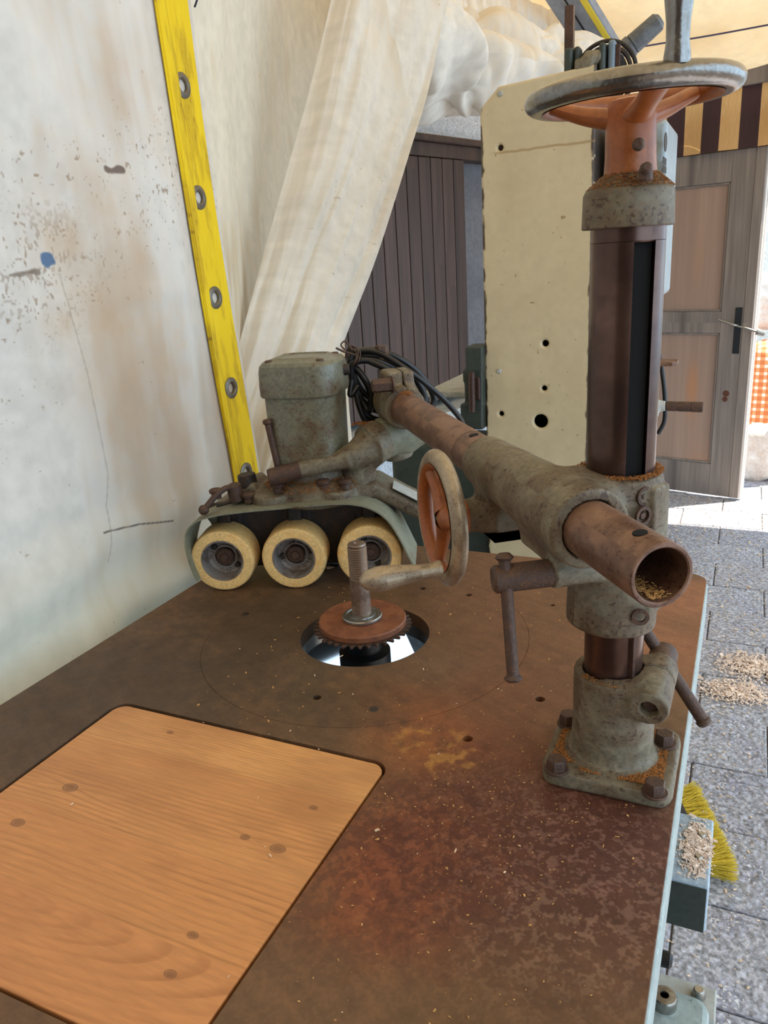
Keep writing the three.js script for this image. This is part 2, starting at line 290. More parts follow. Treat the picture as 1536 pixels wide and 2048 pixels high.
// tent of tarpaulins ------------------------------------------------------------
function tarpMat(base, stain, s, { through = 0.3, amount = 0.4, specks = 0.2, size = 2.6, px = 1024, rough = 1, streak = 1, off = [0, 0], marks } = {}) {
  const map = tex(px, px, (u0, v0) => {
    const u = u0 * size / 1.4 + 3, v = v0 * size / 1.4 + 3, n = fbm(u * 4, v * 2.6, 5, 0, s), st = fbm(u * 40, v * 4, 3, 0, s + 7), f = fbm(u * 70, v * 60, 3, 0, s + 14);
    const val = n * 0.62 + st * 0.3 * streak + f * 0.1, mid = 0.36 + 0.15 * streak;
    let c = mix3(base, stain, 0.85 * smooth(mid + 0.06 - amount * 0.2, mid + 0.3 - amount * 0.2, val));
    const k = 1 + (f - 0.5) * 0.1 + (st - 0.5) * 0.06; c = [c[0] * k, c[1] * k, c[2] * k];
    // grime: many fine specks, in clusters
    const cl = smooth(0.5, 0.72, fbm(u * 3.1 + 9, v * 3.4, 3, 0, s + 24)) * 0.75 + 0.25, sp = noise(u * 430 + v * 60 + f * 2, v * 270 + f * 2, 0, s + 31), sp2 = noise(u * 130 + f, v * 100, 0, s + 37);
    c = mix3(c, [128, 104, 82], smooth(0.98 - specks * 0.3 * cl, 1.06 - specks * 0.26 * cl, sp * 0.72 + sp2 * 0.3) * 0.6);
    return marks ? marks(c, (u0 - off[0]) * size, v0 * size) : c;
  }, { repeat: [1 / size, 1 / size] }); map.offset.set(off[0], off[1]);
  return new THREE.MeshPhysicalMaterial({ map, roughness: rough, transmission: through, thickness: 0, side: THREE.DoubleSide });
}
const seg2 = (x, y, ax, ay, bx, by) => { const t = clamp(((x - ax) * (bx - ax) + (y - ay) * (by - ay)) / ((bx - ax) ** 2 + (by - ay) ** 2)); return Math.hypot(x - ax - t * (bx - ax), y - ay - t * (by - ay)); };
const onTarp = (px, py) => { const q = onPlane(px, py, V(-0.985, 0, 0), V(1, 0, 0)); return [q.z, q.y]; };
const TM = { blue: onTarp(127, 517), smudge: [onTarp(224, 338), onTarp(252, 340)], scr: [onTarp(246, 1070), onTarp(300, 1050), onTarp(350, 1042)], cr: [onTarp(150, 545), onTarp(205, 750), onTarp(248, 950), onTarp(262, 1130)], low: [onTarp(60, 548), onTarp(110, 540)], dirt: onTarp(110, 540), dirt2: onTarp(220, 590) };
const LINES = [[TM.smudge, 0.007, 0.004, [92, 74, 66], 0.8], [TM.scr, 0.0022, 0.001, [92, 84, 76], 0.8], [TM.cr, 0.0018, 0.0008, [128, 112, 98], 0.32], [TM.low, 0.005, 0.002, [110, 96, 82], 0.7]].map(([p, w0, w1, col, k]) => ({ p, w0, w1, col, k, lo: [Math.min(...p.map((q) => q[0])) - 0.015, Math.min(...p.map((q) => q[1])) - 0.015], hi: [Math.max(...p.map((q) => q[0])) + 0.015, Math.max(...p.map((q) => q[1])) + 0.015] }));
function tarpMarksAndLight(c, z, y) {                        // the marks that this sheet carries, plus light painted in low down
  const dz = z - TM.dirt[0], dy = y - TM.dirt[1];
  if (dz * dz + dy * dy < 0.04) {
    const q = noise(z * 260, y * 200, 0, 72) * 0.6 + noise(z * 40, y * 40, 0, 73) * 0.4;
    c = mix3(c, [120, 100, 82], smooth(0.6, 0.74, q) * smooth(0.17, 0.02, Math.hypot(dz, dy * 1.1)) * 0.5);
  }
  const ez = z - TM.dirt2[0], ey = (y - TM.dirt2[1]) * 0.6;
  if (ez * ez + ey * ey < 0.04) c = mix3(c, [186, 156, 126], smooth(0.2, 0.03, Math.hypot(ez, ey)) * fbm(z * 30, y * 16, 3, 0, 74) * 0.9);
  if (y < 1.3) c = mix3(c, [206, 198, 160], smooth(1.15, 0.8, y + 0.15 * (noise(z * 4, y * 4, 0, 75) - 0.5)) * 0.45);  // yellowish tint low down: painted stand-in for light coming through from grass
  const bz = (z - TM.blue[0]) * 0.9, by = y - TM.blue[1];
  if (bz * bz + by * by < 0.0004) c = mix3(c, [70, 96, 130], smooth(0.012, 0.009, Math.hypot(bz, by) + 0.013 * (fbm(z * 60, y * 60, 2, 0, 71) - 0.5)) * 0.85);
  for (let n = 0; n < LINES.length; n++) {
    const L = LINES[n]; if (z < L.lo[0] || z > L.hi[0] || y < L.lo[1] || y > L.hi[1]) continue;
    let d = 1; for (let i = 1; i < L.p.length; i++) d = Math.min(d, seg2(z, y, L.p[i - 1][0], L.p[i - 1][1], L.p[i][0], L.p[i][1]));
    c = mix3(c, L.col, smooth(L.w0, L.w1, d + (n % 3 ? 0 : 0.006 * (noise(z * 60, y * 60, 0, 71) - 0.5))) * L.k);
  }
  return c;
}
M.tarp = tarpMat([212, 204, 194], [176, 152, 128], 61, { through: 0.16, streak: 0.7, size: 3.1, px: 1600, off: [0.47, 0], amount: 0.45, specks: 0.78, marks: tarpMarksAndLight });
M.tarpB = tarpMat([216, 206, 186], [186, 164, 130], 65, { through: 0.07, amount: 0.3, specks: 0.3, off: [0.9, 0] });
M.tarpC = tarpMat([226, 217, 203], [206, 188, 162], 69, { through: 0.14, amount: 0.4, specks: 0.4, off: [0.98, 0], streak: 0.6 });
M.roof = tarpMat([222, 198, 158], [204, 172, 126], 73, { through: 0.17, amount: 0.35, specks: 0.03, streak: 0.3, size: 7.2, off: [0.3, 0.67] });
M.plastic = tarpMat([236, 229, 217], [214, 192, 160], 77, { through: 0.16, amount: 0.25, specks: 0.0, rough: 0.95, streak: 0.4 });
const uvW = (q) => [q.z, q.y];
const foldX = (y, z) => Math.min(-0.941 + 0.05 * smooth(1.0, 1.4, y), foldRaw(y, z));
const foldRaw = (y, z) => 0.0045 * Math.exp(-Math.pow((y - 1.43 - 0.02 * z) / 0.005, 2)) - 0.004 * Math.exp(-Math.pow((y - 1.02 + 0.03 * z) / 0.006, 2)) + 0.012 * smooth(1.15, 0.85, y) * Math.sin(y * 40 + z * 9 + 4 * fbm(z * 2, y * 2, 2, 0, 96)) - 1.0 + 0.085 * (fbm(z * 4.2 - y * 0.9, y * 0.7, 2, 0, 91) - 0.5) * 2 + 0.02 * Math.sin(z * 8.5 - y * 1.6 + 0.6) + 0.01 * Math.abs(noise(z * 6 - y * 3.2, y * 1.3, 0, 92) - 0.5) - 0.012 * smooth(1.4, 2.4, y) + 0.004 * (fbm(z * 14, y * 9, 3, 0, 93) - 0.5);
const stripX = (y, z) => -0.995 + 0.006 * Math.sin(y * 3.1) + 0.06 * (z + 1.36) * Math.sin(y * 2.2 + 1);
const tarpX = (y, z) => { const k = smooth(-1.22, -1.32, z); return foldX(y, z) * (1 - k) + stripX(y, z) * k; };
const bandZ = (y) => -1.345 + 0.05 * (y - 1.45) / 0.5 * 0.5 + 0.004 * Math.sin(y * 5);            // middle of the yellow band
{
  const tp = thing('tarpaulin', 'big stained white tarpaulin hanging beside the table with a yellow eyelet band on its edge', 'tarpaulin');
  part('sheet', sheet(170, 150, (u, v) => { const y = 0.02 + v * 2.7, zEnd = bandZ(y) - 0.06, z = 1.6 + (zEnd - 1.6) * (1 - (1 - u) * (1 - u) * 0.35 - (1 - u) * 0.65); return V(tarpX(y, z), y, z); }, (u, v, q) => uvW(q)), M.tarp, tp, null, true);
  // yellow hem band with holes under the eyelets
  const eyeY = [1.957, 1.773, 1.578, 1.3875, 1.200, 1.009, 0.82, 0.63], yel = (() => {
    const map = tex(512, 1024, (u, v) => {
      const n = fbm(u * 6, v * 30, 4, 0, 95), f = noise(u * 60, v * 260, 0, 97), g = fbm(u * 20, v * 80, 3, 0, 98);
      let c = mix3([240, 204, 8], [214, 176, 14], smooth(0.45, 0.7, n)); c = mix3(c, [150, 116, 30], smooth(0.74, 0.9, f * 0.5 + n * 0.55) * 0.8); c = mix3(c, [252, 226, 60], smooth(0.62, 0.8, g) * 0.4);
      return u > 0.27 && u < 0.282 ? mix3(c, [120, 92, 20], 0.55) : c;
    }, { wrap: false });
    return new THREE.MeshPhysicalMaterial({ map, roughness: 0.9, transmission: 0.15, thickness: 0, side: THREE.DoubleSide });
  })();
  const s = new THREE.Shape(); const Y0 = 0.04, Y1 = 2.7, NB = 60;
  for (let i = 0; i <= NB; i++) { const y = Y0 + (Y1 - Y0) * i / NB; s[i ? 'lineTo' : 'moveTo'](bandZ(y) + 0.046, y); }
  for (let i = NB; i >= 0; i--) { const y = Y0 + (Y1 - Y0) * i / NB; s.lineTo(bandZ(y) - 0.046, y); }
  for (const y of eyeY) s.holes.push(hole(bandZ(y), y, 0.0118));
  let g = new THREE.ExtrudeGeometry(s, { depth: 0.0016, bevelEnabled: false, curveSegments: 20 });
  { const p = g.attributes.position, uv = new Float32Array(p.count * 2); for (let i = 0; i < p.count; i++) { const z = p.getX(i), y = p.getY(i), d = p.getZ(i); uv[i * 2] = (z - bandZ(y) - 0.046) / -0.092; uv[i * 2 + 1] = (y - Y0) / (Y1 - Y0); p.setXYZ(i, tarpX(y, z) + 0.0035 + d, y, z); } g.setAttribute('uv', new THREE.BufferAttribute(uv, 2)); g.computeVertexNormals(); }
  const band = part('hem_band', g, yel, tp, 'yellow hem band with metal eyelets', true);
  for (const y of eyeY) {
    const z = bandZ(y), c = V(tarpX(y, z) + 0.004, y, z), e = c.clone().add(V(0.004, 0, 0));
    part('eyelet', lathe([[0.0118, -0.004], [0.0118, 0.003], [0.014, 0.0045], [0.018, 0.0042], [0.0225, 0.0022], [0.0225, 0.0008]], c, e, 36), M.eyelet, band);
  }
  // faint fold seams, and the tuck of a repair patch
  settle(tp, V(-0.99, 0, 0.1));
}
function gridSheet(rows, nu, nv, wr = 0.01, sc = 6, s = 1) {          // rows of points, smoothed both ways, with soft wrinkles
  const cs = rows.map((r) => new THREE.CatmullRomCurve3(r, false, 'centripetal'));
  return sheet(nu, nv, (u, v) => {
    const k = new THREE.CatmullRomCurve3(cs.map((c) => c.getPoint(u)), false, 'centripetal').getPoint(v);
    const w = wr * ((fbm(u * sc + v * 0.8, v * sc * 0.35, 3, 0, s) - 0.5) * 2.4 + 1.3 * Math.abs(noise(u * sc * 1.6 + v * 1.7, v * sc * 0.6, 0, s + 4) - 0.5) + 0.25 * (fbm(u * sc * 5, v * sc * 4, 3, 0, s + 6) - 0.5));
    return k.addScaledVector(V(0.75, 0.1, 0.65), w);
  }, (u, v, q) => [q.z + q.x * 0.4, q.y]);
}
{
  // second sheet, behind the yellow band
  const B = [-0.2, 0, 0.35, 0.7, 1].map((v) => { const y = 2.7 - v * 2.1; return [0, 0.25, 0.5, 0.75, 1].map((u) => V(-1.05 - 0.25 * u + 0.04 * Math.sin(u * 6 + v * 2), y, -1.25 - u * (1.15 + 0.5 * smooth(0.45, 0.1, v)))); });
  solo('tarpaulin', gridSheet(B, 60, 60, 0.03, 5, 101), M.tarpB, 'white tarpaulin in shade behind the yellow eyelet band, left of the hanging flap', 'tarpaulin', {}, true);
  // flap thrown down from the roll
  const Cc = [
    [[690, -150, 2.0], [740, -150, 2.0], [800, -150, 2.06], [870, -150, 2.15], [935, -140, 2.25]],
    [[662, 0, 1.97], [710, 0, 1.98], [770, 0, 2.05], [830, 10, 2.1], [884, 30, 2.22]],
    [[624, 160, 1.95], [680, 160, 1.95], [740, 165, 2.0], [800, 175, 2.1], [850, 185, 2.18]],
    [[577, 330, 1.93], [640, 330, 1.93], [700, 335, 1.97], [755, 338, 2.05], [804, 340, 2.12]],
    [[528, 500, 1.91], [585, 505, 1.91], [640, 510, 1.93], [700, 512, 1.99], [752, 512, 2.06]],
    [[478, 676, 1.88], [535, 680, 1.88], [590, 682, 1.88], [640, 682, 1.91], [690, 680, 1.97]],
    [[448, 800, 1.88], [500, 810, 1.86], [550, 810, 1.85], [600, 810, 1.87], [645, 800, 1.9]],
    [[415, 960, 1.86], [460, 970, 1.84], [510, 980, 1.83], [550, 980, 1.84], [590, 960, 1.86]],
    [[370, 1160, 1.84], [410, 1180, 1.83], [450, 1190, 1.82], [490, 1190, 1.83], [530, 1170, 1.85]],
  ].map((r) => r.map((p) => at(...p)));
  solo('tarpaulin', gridSheet(Cc, 110, 150, 0.026, 4, 103), M.tarpC, 'cream white tarpaulin flap hanging down in a point behind the feeder motor', 'tarpaulin', {}, true);
  // crumpled roll along the house wall
  const pth = new THREE.CatmullRomCurve3([at(790, 20, 2.35), at(850, 90, 2.55), at(905, 128, 2.7), at(985, 142, 2.85), at(1075, 138, 3.0), at(1150, 128, 3.12), at(1215, 140, 3.2)]);
  solo('tarpaulin_roll', sheet(220, 140, (u, v) => {
    const c = pth.getPoint(u), t = pth.getTangent(u), a = v * Math.PI * 2, side = V().crossVectors(t, YUP).normalize(), up = V().crossVectors(side, t);
    const r0 = 0.17 - 0.09 * smooth(0.35, 1, u) - 0.07 * smooth(0.22, 0, u), cu = Math.cos(a), sv = Math.sin(a);
    const w = 0.7 * (noise(u * 5, cu * 1.2 + sv * 0.8, 0, 104) - 0.5), rid = Math.abs(noise(u * 5.5 + w + cu * 0.9, sv * 1.3 + u * 2 + w, 0, 105) - 0.5) * 2, rid2 = Math.abs(noise(u * 12 + sv * 1.4 + w * 2, cu * 1.6 + u * 2, 0, 107) - 0.5) * 2, rid3 = Math.abs(noise(u * 24 - cu * 2, sv * 3 + u * 7, 0, 108) - 0.5);
    const r = r0 * (0.64 + 0.56 * rid + 0.34 * rid2 + 0.12 * rid3);
    return c.clone().addScaledVector(side, cu * r).addScaledVector(up, sv * r * 1.02);
  }, (u, v) => [u * 1.4, v * 1.1]), M.plastic, 'crumpled cream plastic sheeting rolled up above the wooden lintel', 'plastic sheet', {}, true);
  const pl = [[[820, -170, 3.0], [900, -170, 3.2], [1000, -170, 3.3], [1110, -160, 3.4]], [[850, -40, 2.95], [920, -40, 3.1], [1010, -40, 3.2], [1105, -40, 3.32]], [[880, 60, 2.95], [940, 70, 3.05], [1020, 78, 3.15], [1115, 90, 3.25]], [[890, 130, 2.95], [950, 140, 3.02], [1030, 150, 3.1], [1120, 150, 3.2]]].map((r) => r.map((p) => at(...p)));
  const cs = pl.map((r) => new THREE.CatmullRomCurve3(r));
  solo('plastic_curtain', sheet(240, 40, (u, v) => new THREE.CatmullRomCurve3(cs.map((c) => c.getPoint(u))).getPoint(v).addScaledVector(V(0.5, 0, 0.85), 0.035 * (Math.abs(noise(u * 15, v * 1.2, 0, 109) - 0.5) * 2 + 0.5 * noise(u * 42, v * 2, 0, 111))), (u, v, q) => [u * 0.9, v * 0.7]), tarpMat([246, 242, 236], [230, 214, 192], 79, { through: 0.25, amount: 0.2, specks: 0, rough: 0.95 }), 'gathered white plastic sheeting hanging in narrow pleats above the roll', 'plastic sheet', {}, true);
}
// roof fabric: rises from the beam over the door, then runs level; open to the right
const roofY = (x, z) => (z < -1.6 ? 2.24 + (z + 4.75) * 0.2 : 2.87) - 0.05 * Math.cos(x * 1.7 + 0.6) + 0.02 * (fbm(x * 2, z * 2, 3, 0, 113) - 0.5);
struct('ceiling', sheet(60, 90, (u, v) => { const x = -1.75 + 3.5 * u, z = -4.78 + v * 7.1; return V(x, roofY(x, z), z); }, (u, v, q) => [q.x, q.z]), M.roof, true);
struct('wall_rear_added', box(-1.4, 1.8, 0, 2.85, 2.2, 2.3, 0.01), woodTex([110, 88, 70], [66, 50, 40], 99, { size: 0.6 }));  // unseen wall behind the camera, added to dim the light from the front
{
  const a = at(1100, -60, 3.0), b = at(1204, 104, 3.3), t = b.clone().sub(a).normalize(), sd = V(1, 0, 0.2).addScaledVector(t, -V(1, 0, 0.2).dot(t)).normalize(), up = V().crossVectors(sd, t).normalize();
  const m = new THREE.Matrix4().makeBasis(sd, t, up).setPosition(a), L = a.distanceTo(b);
  const raf = thing('tent_rafter', 'grey aluminium tent rafter with a yellow strip, above the crumpled roll', 'rafter');
  part('bar', box(-0.075, 0.085, -0.1, L, -0.02, 0.02, 0.006).applyMatrix4(m), mottled([150, 158, 172], [128, 134, 146], { size: 0.4, roughness: 0.5, s: 115, px: 256 }), raf);
  part('groove', box(-0.004, 0.003, -0.1, L, -0.022, -0.019, 0.001).applyMatrix4(m), M.black, raf); part('groove', box(-0.004, 0.003, -0.1, L, 0.019, 0.022, 0.001).applyMatrix4(m), M.black, raf);
  part('yellow_strip', merge([box(0.052, 0.078, -0.1, L, 0.0185, 0.0225, 0.001).applyMatrix4(m), box(0.052, 0.078, -0.1, L, -0.0225, -0.0185, 0.001).applyMatrix4(m)]), std({ color: 0xe6d24a, roughness: 0.5 }), raf, 'yellow strip');
  settle(raf, b);
  solo('rope', curve([at(1120, 126, 3.2), at(1280, 94, 3.22), at(1420, 71, 3.2), at(1620, 34, 3.1)], 0.0035, 40, 6), std({ color: 0x4a4258, roughness: 0.8 }), 'thin purple grey cord stretched under the beige roof fabric', 'cord');
  solo('string', curve([at(372, -40, 1.42), at(394, -6, 1.44), at(392, 6, 1.44), at(389, 14, 1.445)], 0.0018, 20, 6), std({ color: 0x1c2038, roughness: 0.8 }), 'short dark blue string end beside the top of the yellow band', 'string');
}
// door wall at the far end ----------------------------------------------------------
const DX = V(0.969, 0, 0.248).normalize(), DN = V(-0.248, 0, 0.969).normalize(), DP = V(0.03, 0, -4.678);
const doorM = new THREE.Matrix4().makeBasis(DX, YUP, DN).setPosition(DP);
const dBoxAt = (x0, x1, y0, y1, z0, z1, r = 0.003) => box(x0, x1, y0, y1, z0, z1, r).applyMatrix4(doorM);
{
  const wood = woodTex([150, 136, 124], [98, 88, 82], 121, { size: 0.5, rough: 0.7 }), pan = woodTex([172, 142, 122], [140, 114, 98], 125, { size: 1.3, rough: 0.65, worn: [182, 126, 86] });
  const d = new THREE.Group(); d.name = 'door_1'; d.userData.kind = 'structure'; scene.add(d);
  const st = (n, x0, x1, y0, y1, m = wood, z0 = -0.022, z1 = 0.022) => part(n, upUV(dBoxAt(x0, x1, y0, y1, z0, z1, 0.003), DX), m, d, null, true);
  st('stile', -0.165, -0.05, 0.015, 1.865); st('stile', -0.05, 0, 0.015, 1.865, wood, -0.03, 0.025); st('stile', -0.85, -0.69, 0.015, 1.865);
  st('rail', -0.69, -0.165, 1.715, 1.865); st('rail', -0.69, -0.165, 0.945, 1.06); st('rail', -0.69, -0.165, 0.015, 0.2);
  st('panel', -0.7, -0.155, 1.05, 1.72, pan, -0.012, 0.008); st('panel', -0.7, -0.155, 0.19, 0.95, pan, -0.012, 0.008);
  const beads = [];
  for (const [y0, y1] of [[1.06, 1.715], [0.2, 0.945]]) beads.push(dBoxAt(-0.69, -0.678, y0, y1, 0, 0.016), dBoxAt(-0.177, -0.165, y0, y1, 0, 0.016), dBoxAt(-0.69, -0.165, y1 - 0.012, y1, 0, 0.016), dBoxAt(-0.69, -0.165, y0, y0 + 0.012, 0, 0.016));
  part('bead', merge(beads), wood, d);
  part('lit_edge', merge([dBoxAt(-0.003, 0.008, 0.01, 1.86, -0.012, 0.004), dBoxAt(-0.003, 0.014, 0.01, 1.86, -0.03, -0.018)]), std({ color: 0xe8e2da, roughness: 0.5 }), d, 'pale edge standing for daylight on the door');  // off-white colour stands for daylight catching the door edge
  const doorPt = (px, py) => onPlane(px, py, DP, DN).applyMatrix4(doorM.clone().invert());
  const e0 = doorPt(1467, 706), e1 = doorPt(1488, 614);
  part('lock_plate', dBoxAt(e0.x, e1.x, e0.y, e1.y, 0.02, 0.026, 0.001), M.black, d, 'black lock plate');
  const hp = doorPt(1478, 648), w = (x, y, z) => V(x, y, z).applyMatrix4(doorM);
  part('handle', merge([curve([w(hp.x, hp.y, 0.02), w(hp.x, hp.y, 0.06), w(hp.x - 0.02, hp.y + 0.006, 0.07), w(hp.x - 0.085, hp.y + 0.03, 0.075)], 0.0065, 30, 10), curve([w(hp.x, hp.y - 0.004, 0.05), w(hp.x + 0.06, hp.y - 0.02, 0.05), w(hp.x + 0.125, hp.y - 0.045, 0.03)], 0.006, 20, 10), rod(w(hp.x + 0.1, hp.y - 0.035, 0.035), w(hp.x + 0.14, hp.y - 0.05, 0.025), 0.018, 0.014, 16)]), M.shiny, d, 'steel door handle');
  const bp = doorPt(1454, 790); part('knot_hole', merge([rod(w(bp.x, bp.y + 0.012, 0.02), w(bp.x, bp.y + 0.012, 0.0235), 0.018, 0.018, 14), rod(w(bp.x - 0.004, bp.y - 0.02, 0.02), w(bp.x - 0.004, bp.y - 0.02, 0.0235), 0.015, 0.015, 14)]), std({ color: 0x5a3424, roughness: 0.9 }), d);
  // beam and striped valance above
  const beamY = doorPt(1450, 182).y;
  struct('trim_2', dBoxAt(-1.6, 1.5, beamY, beamY + 0.085, -0.05, 0.06, 0.006), woodTex([150, 138, 128], [110, 98, 90], 129, { size: 0.5 }));
  const x0 = doorPt(1375, 250).x, sw = 0.092, vm = new THREE.MeshPhysicalMaterial({ roughness: 1, transmission: 0.35, thickness: 0, side: THREE.DoubleSide,
    map: tex(512, 64, (u, v) => { const n = fbm(u * 60, v * 8, 3, 0, 131); return u < 0.5 ? mix3([240, 196, 134], [222, 168, 100], n) : mix3([78, 46, 44], [60, 36, 36], n); }) });
  const vb = beamY - 0.0;
  solo('striped_valance', sheet(160, 12, (u, v) => { const x = -1.2 + 2.4 * u, y = 1.866 + (vb - 1.866) * v; return w(x, y, 0.05 + 0.012 * Math.sin(x * 19) * (1 - v * 0.5)); }, (u, v, q) => { const x = -1.2 + 2.4 * u; return [(x - x0) / (2 * sw), v]; }), vm, 'brown and cream striped awning valance hanging over the old door', 'valance', {}, true);
  solo('strap', curve([at(1440, 176, 3.85), at(1470, 158, 3.83), at(1500, 152, 3.82), at(1560, 154, 3.8), at(1600, 150, 3.8)], 0.008, 30, 6), std({ color: 0xe08a1c, roughness: 0.7 }), 'orange strap lying on the beam above the striped valance', 'strap');
  struct('wall_far_left', merge([dBoxAt(-3.2, -0.86, -0.05, 2.0, -0.16, -0.04), dBoxAt(-3.2, -0.86, 2.0, 2.6, -0.16, -0.04)]), mottled([226, 224, 220], [206, 204, 200], { size: 0.8, roughness: 0.9, s: 133, px: 256 }));
  struct('door_frame', merge([dBoxAt(0.95, 1.06, 0, 2.1, -0.12, 0.02), dBoxAt(-0.95, 0.95, 1.868, 2.1, -0.12, -0.03)]), wood);
}
// the bright yard beyond the door
{
  struct('yard_wall', box(-1.5, 5, -0.1, 3.2, -10.6, -10.3, 0.01), mottled([226, 218, 206], [206, 196, 182], { size: 1.2, roughness: 0.9, s: 135, px: 256 }));
  const sackMat = mottled([228, 222, 214], [204, 192, 180], { size: 0.3, roughness: 0.6, s: 137, px: 256 });
  const p1 = onY(1500, 985, 0), sack = (c, rx, ry, rz, s) => cast((x, y, z) => { const dx = (x - c.x) / rx, dy = (y - c.y) / ry, dz = (z - c.z) / rz; return (Math.pow(dx * dx * dx * dx + dy * dy * dy * dy + dz * dz * dz * dz, 0.25) - 1) * Math.min(rx, ry, rz) + 0.03 * (fbm(x * 9 + s, y * 9 + z * 7, 3, 0, s) - 0.5); }, [c.x - rx * 1.2, c.y - ry * 1.2, c.z - rz * 1.2], [c.x + rx * 1.2, c.y + ry * 1.2, c.z + rz * 1.2], 0.012);
  const sk = at(1500, 930, 4.85), bg = at(1545, 800, 5.5), wb = at(1540, 700, 5.6);
  solo('sack', sack(V(sk.x + 0.04, 0.17, sk.z), 0.1, 0.17, 0.13, 139), sackMat, 'pale grey sack standing on the ground just outside the door', 'sack');
  const plaid = std({ roughness: 0.6, map: tex(256, 256, (u, v) => { const a = Math.sin(u * 50) > -0.3, b = Math.sin(v * 50) > -0.3; return a && b ? [206, 112, 56] : a || b ? [220, 150, 96] : [240, 226, 206]; }, { repeat: [2.5, 2.5] }) });
  solo('woven_bag', sack(V(bg.x, 0.37, bg.z), 0.2, 0.37, 0.2, 141), plaid, 'orange and white checked woven bag outside the door', 'bag');
  solo('woven_bag', sack(V(wb.x, 0.99, wb.z), 0.2, 0.2, 0.18, 143), sackMat, 'white woven bag on top of the orange checked one', 'bag');
  solo('board', dBoxAt(0.13, 0.15, 0.0, 0.62, -0.75, -0.45, 0.004), M.armTube, 'brown board leaning outside between door and sack', 'board');
}
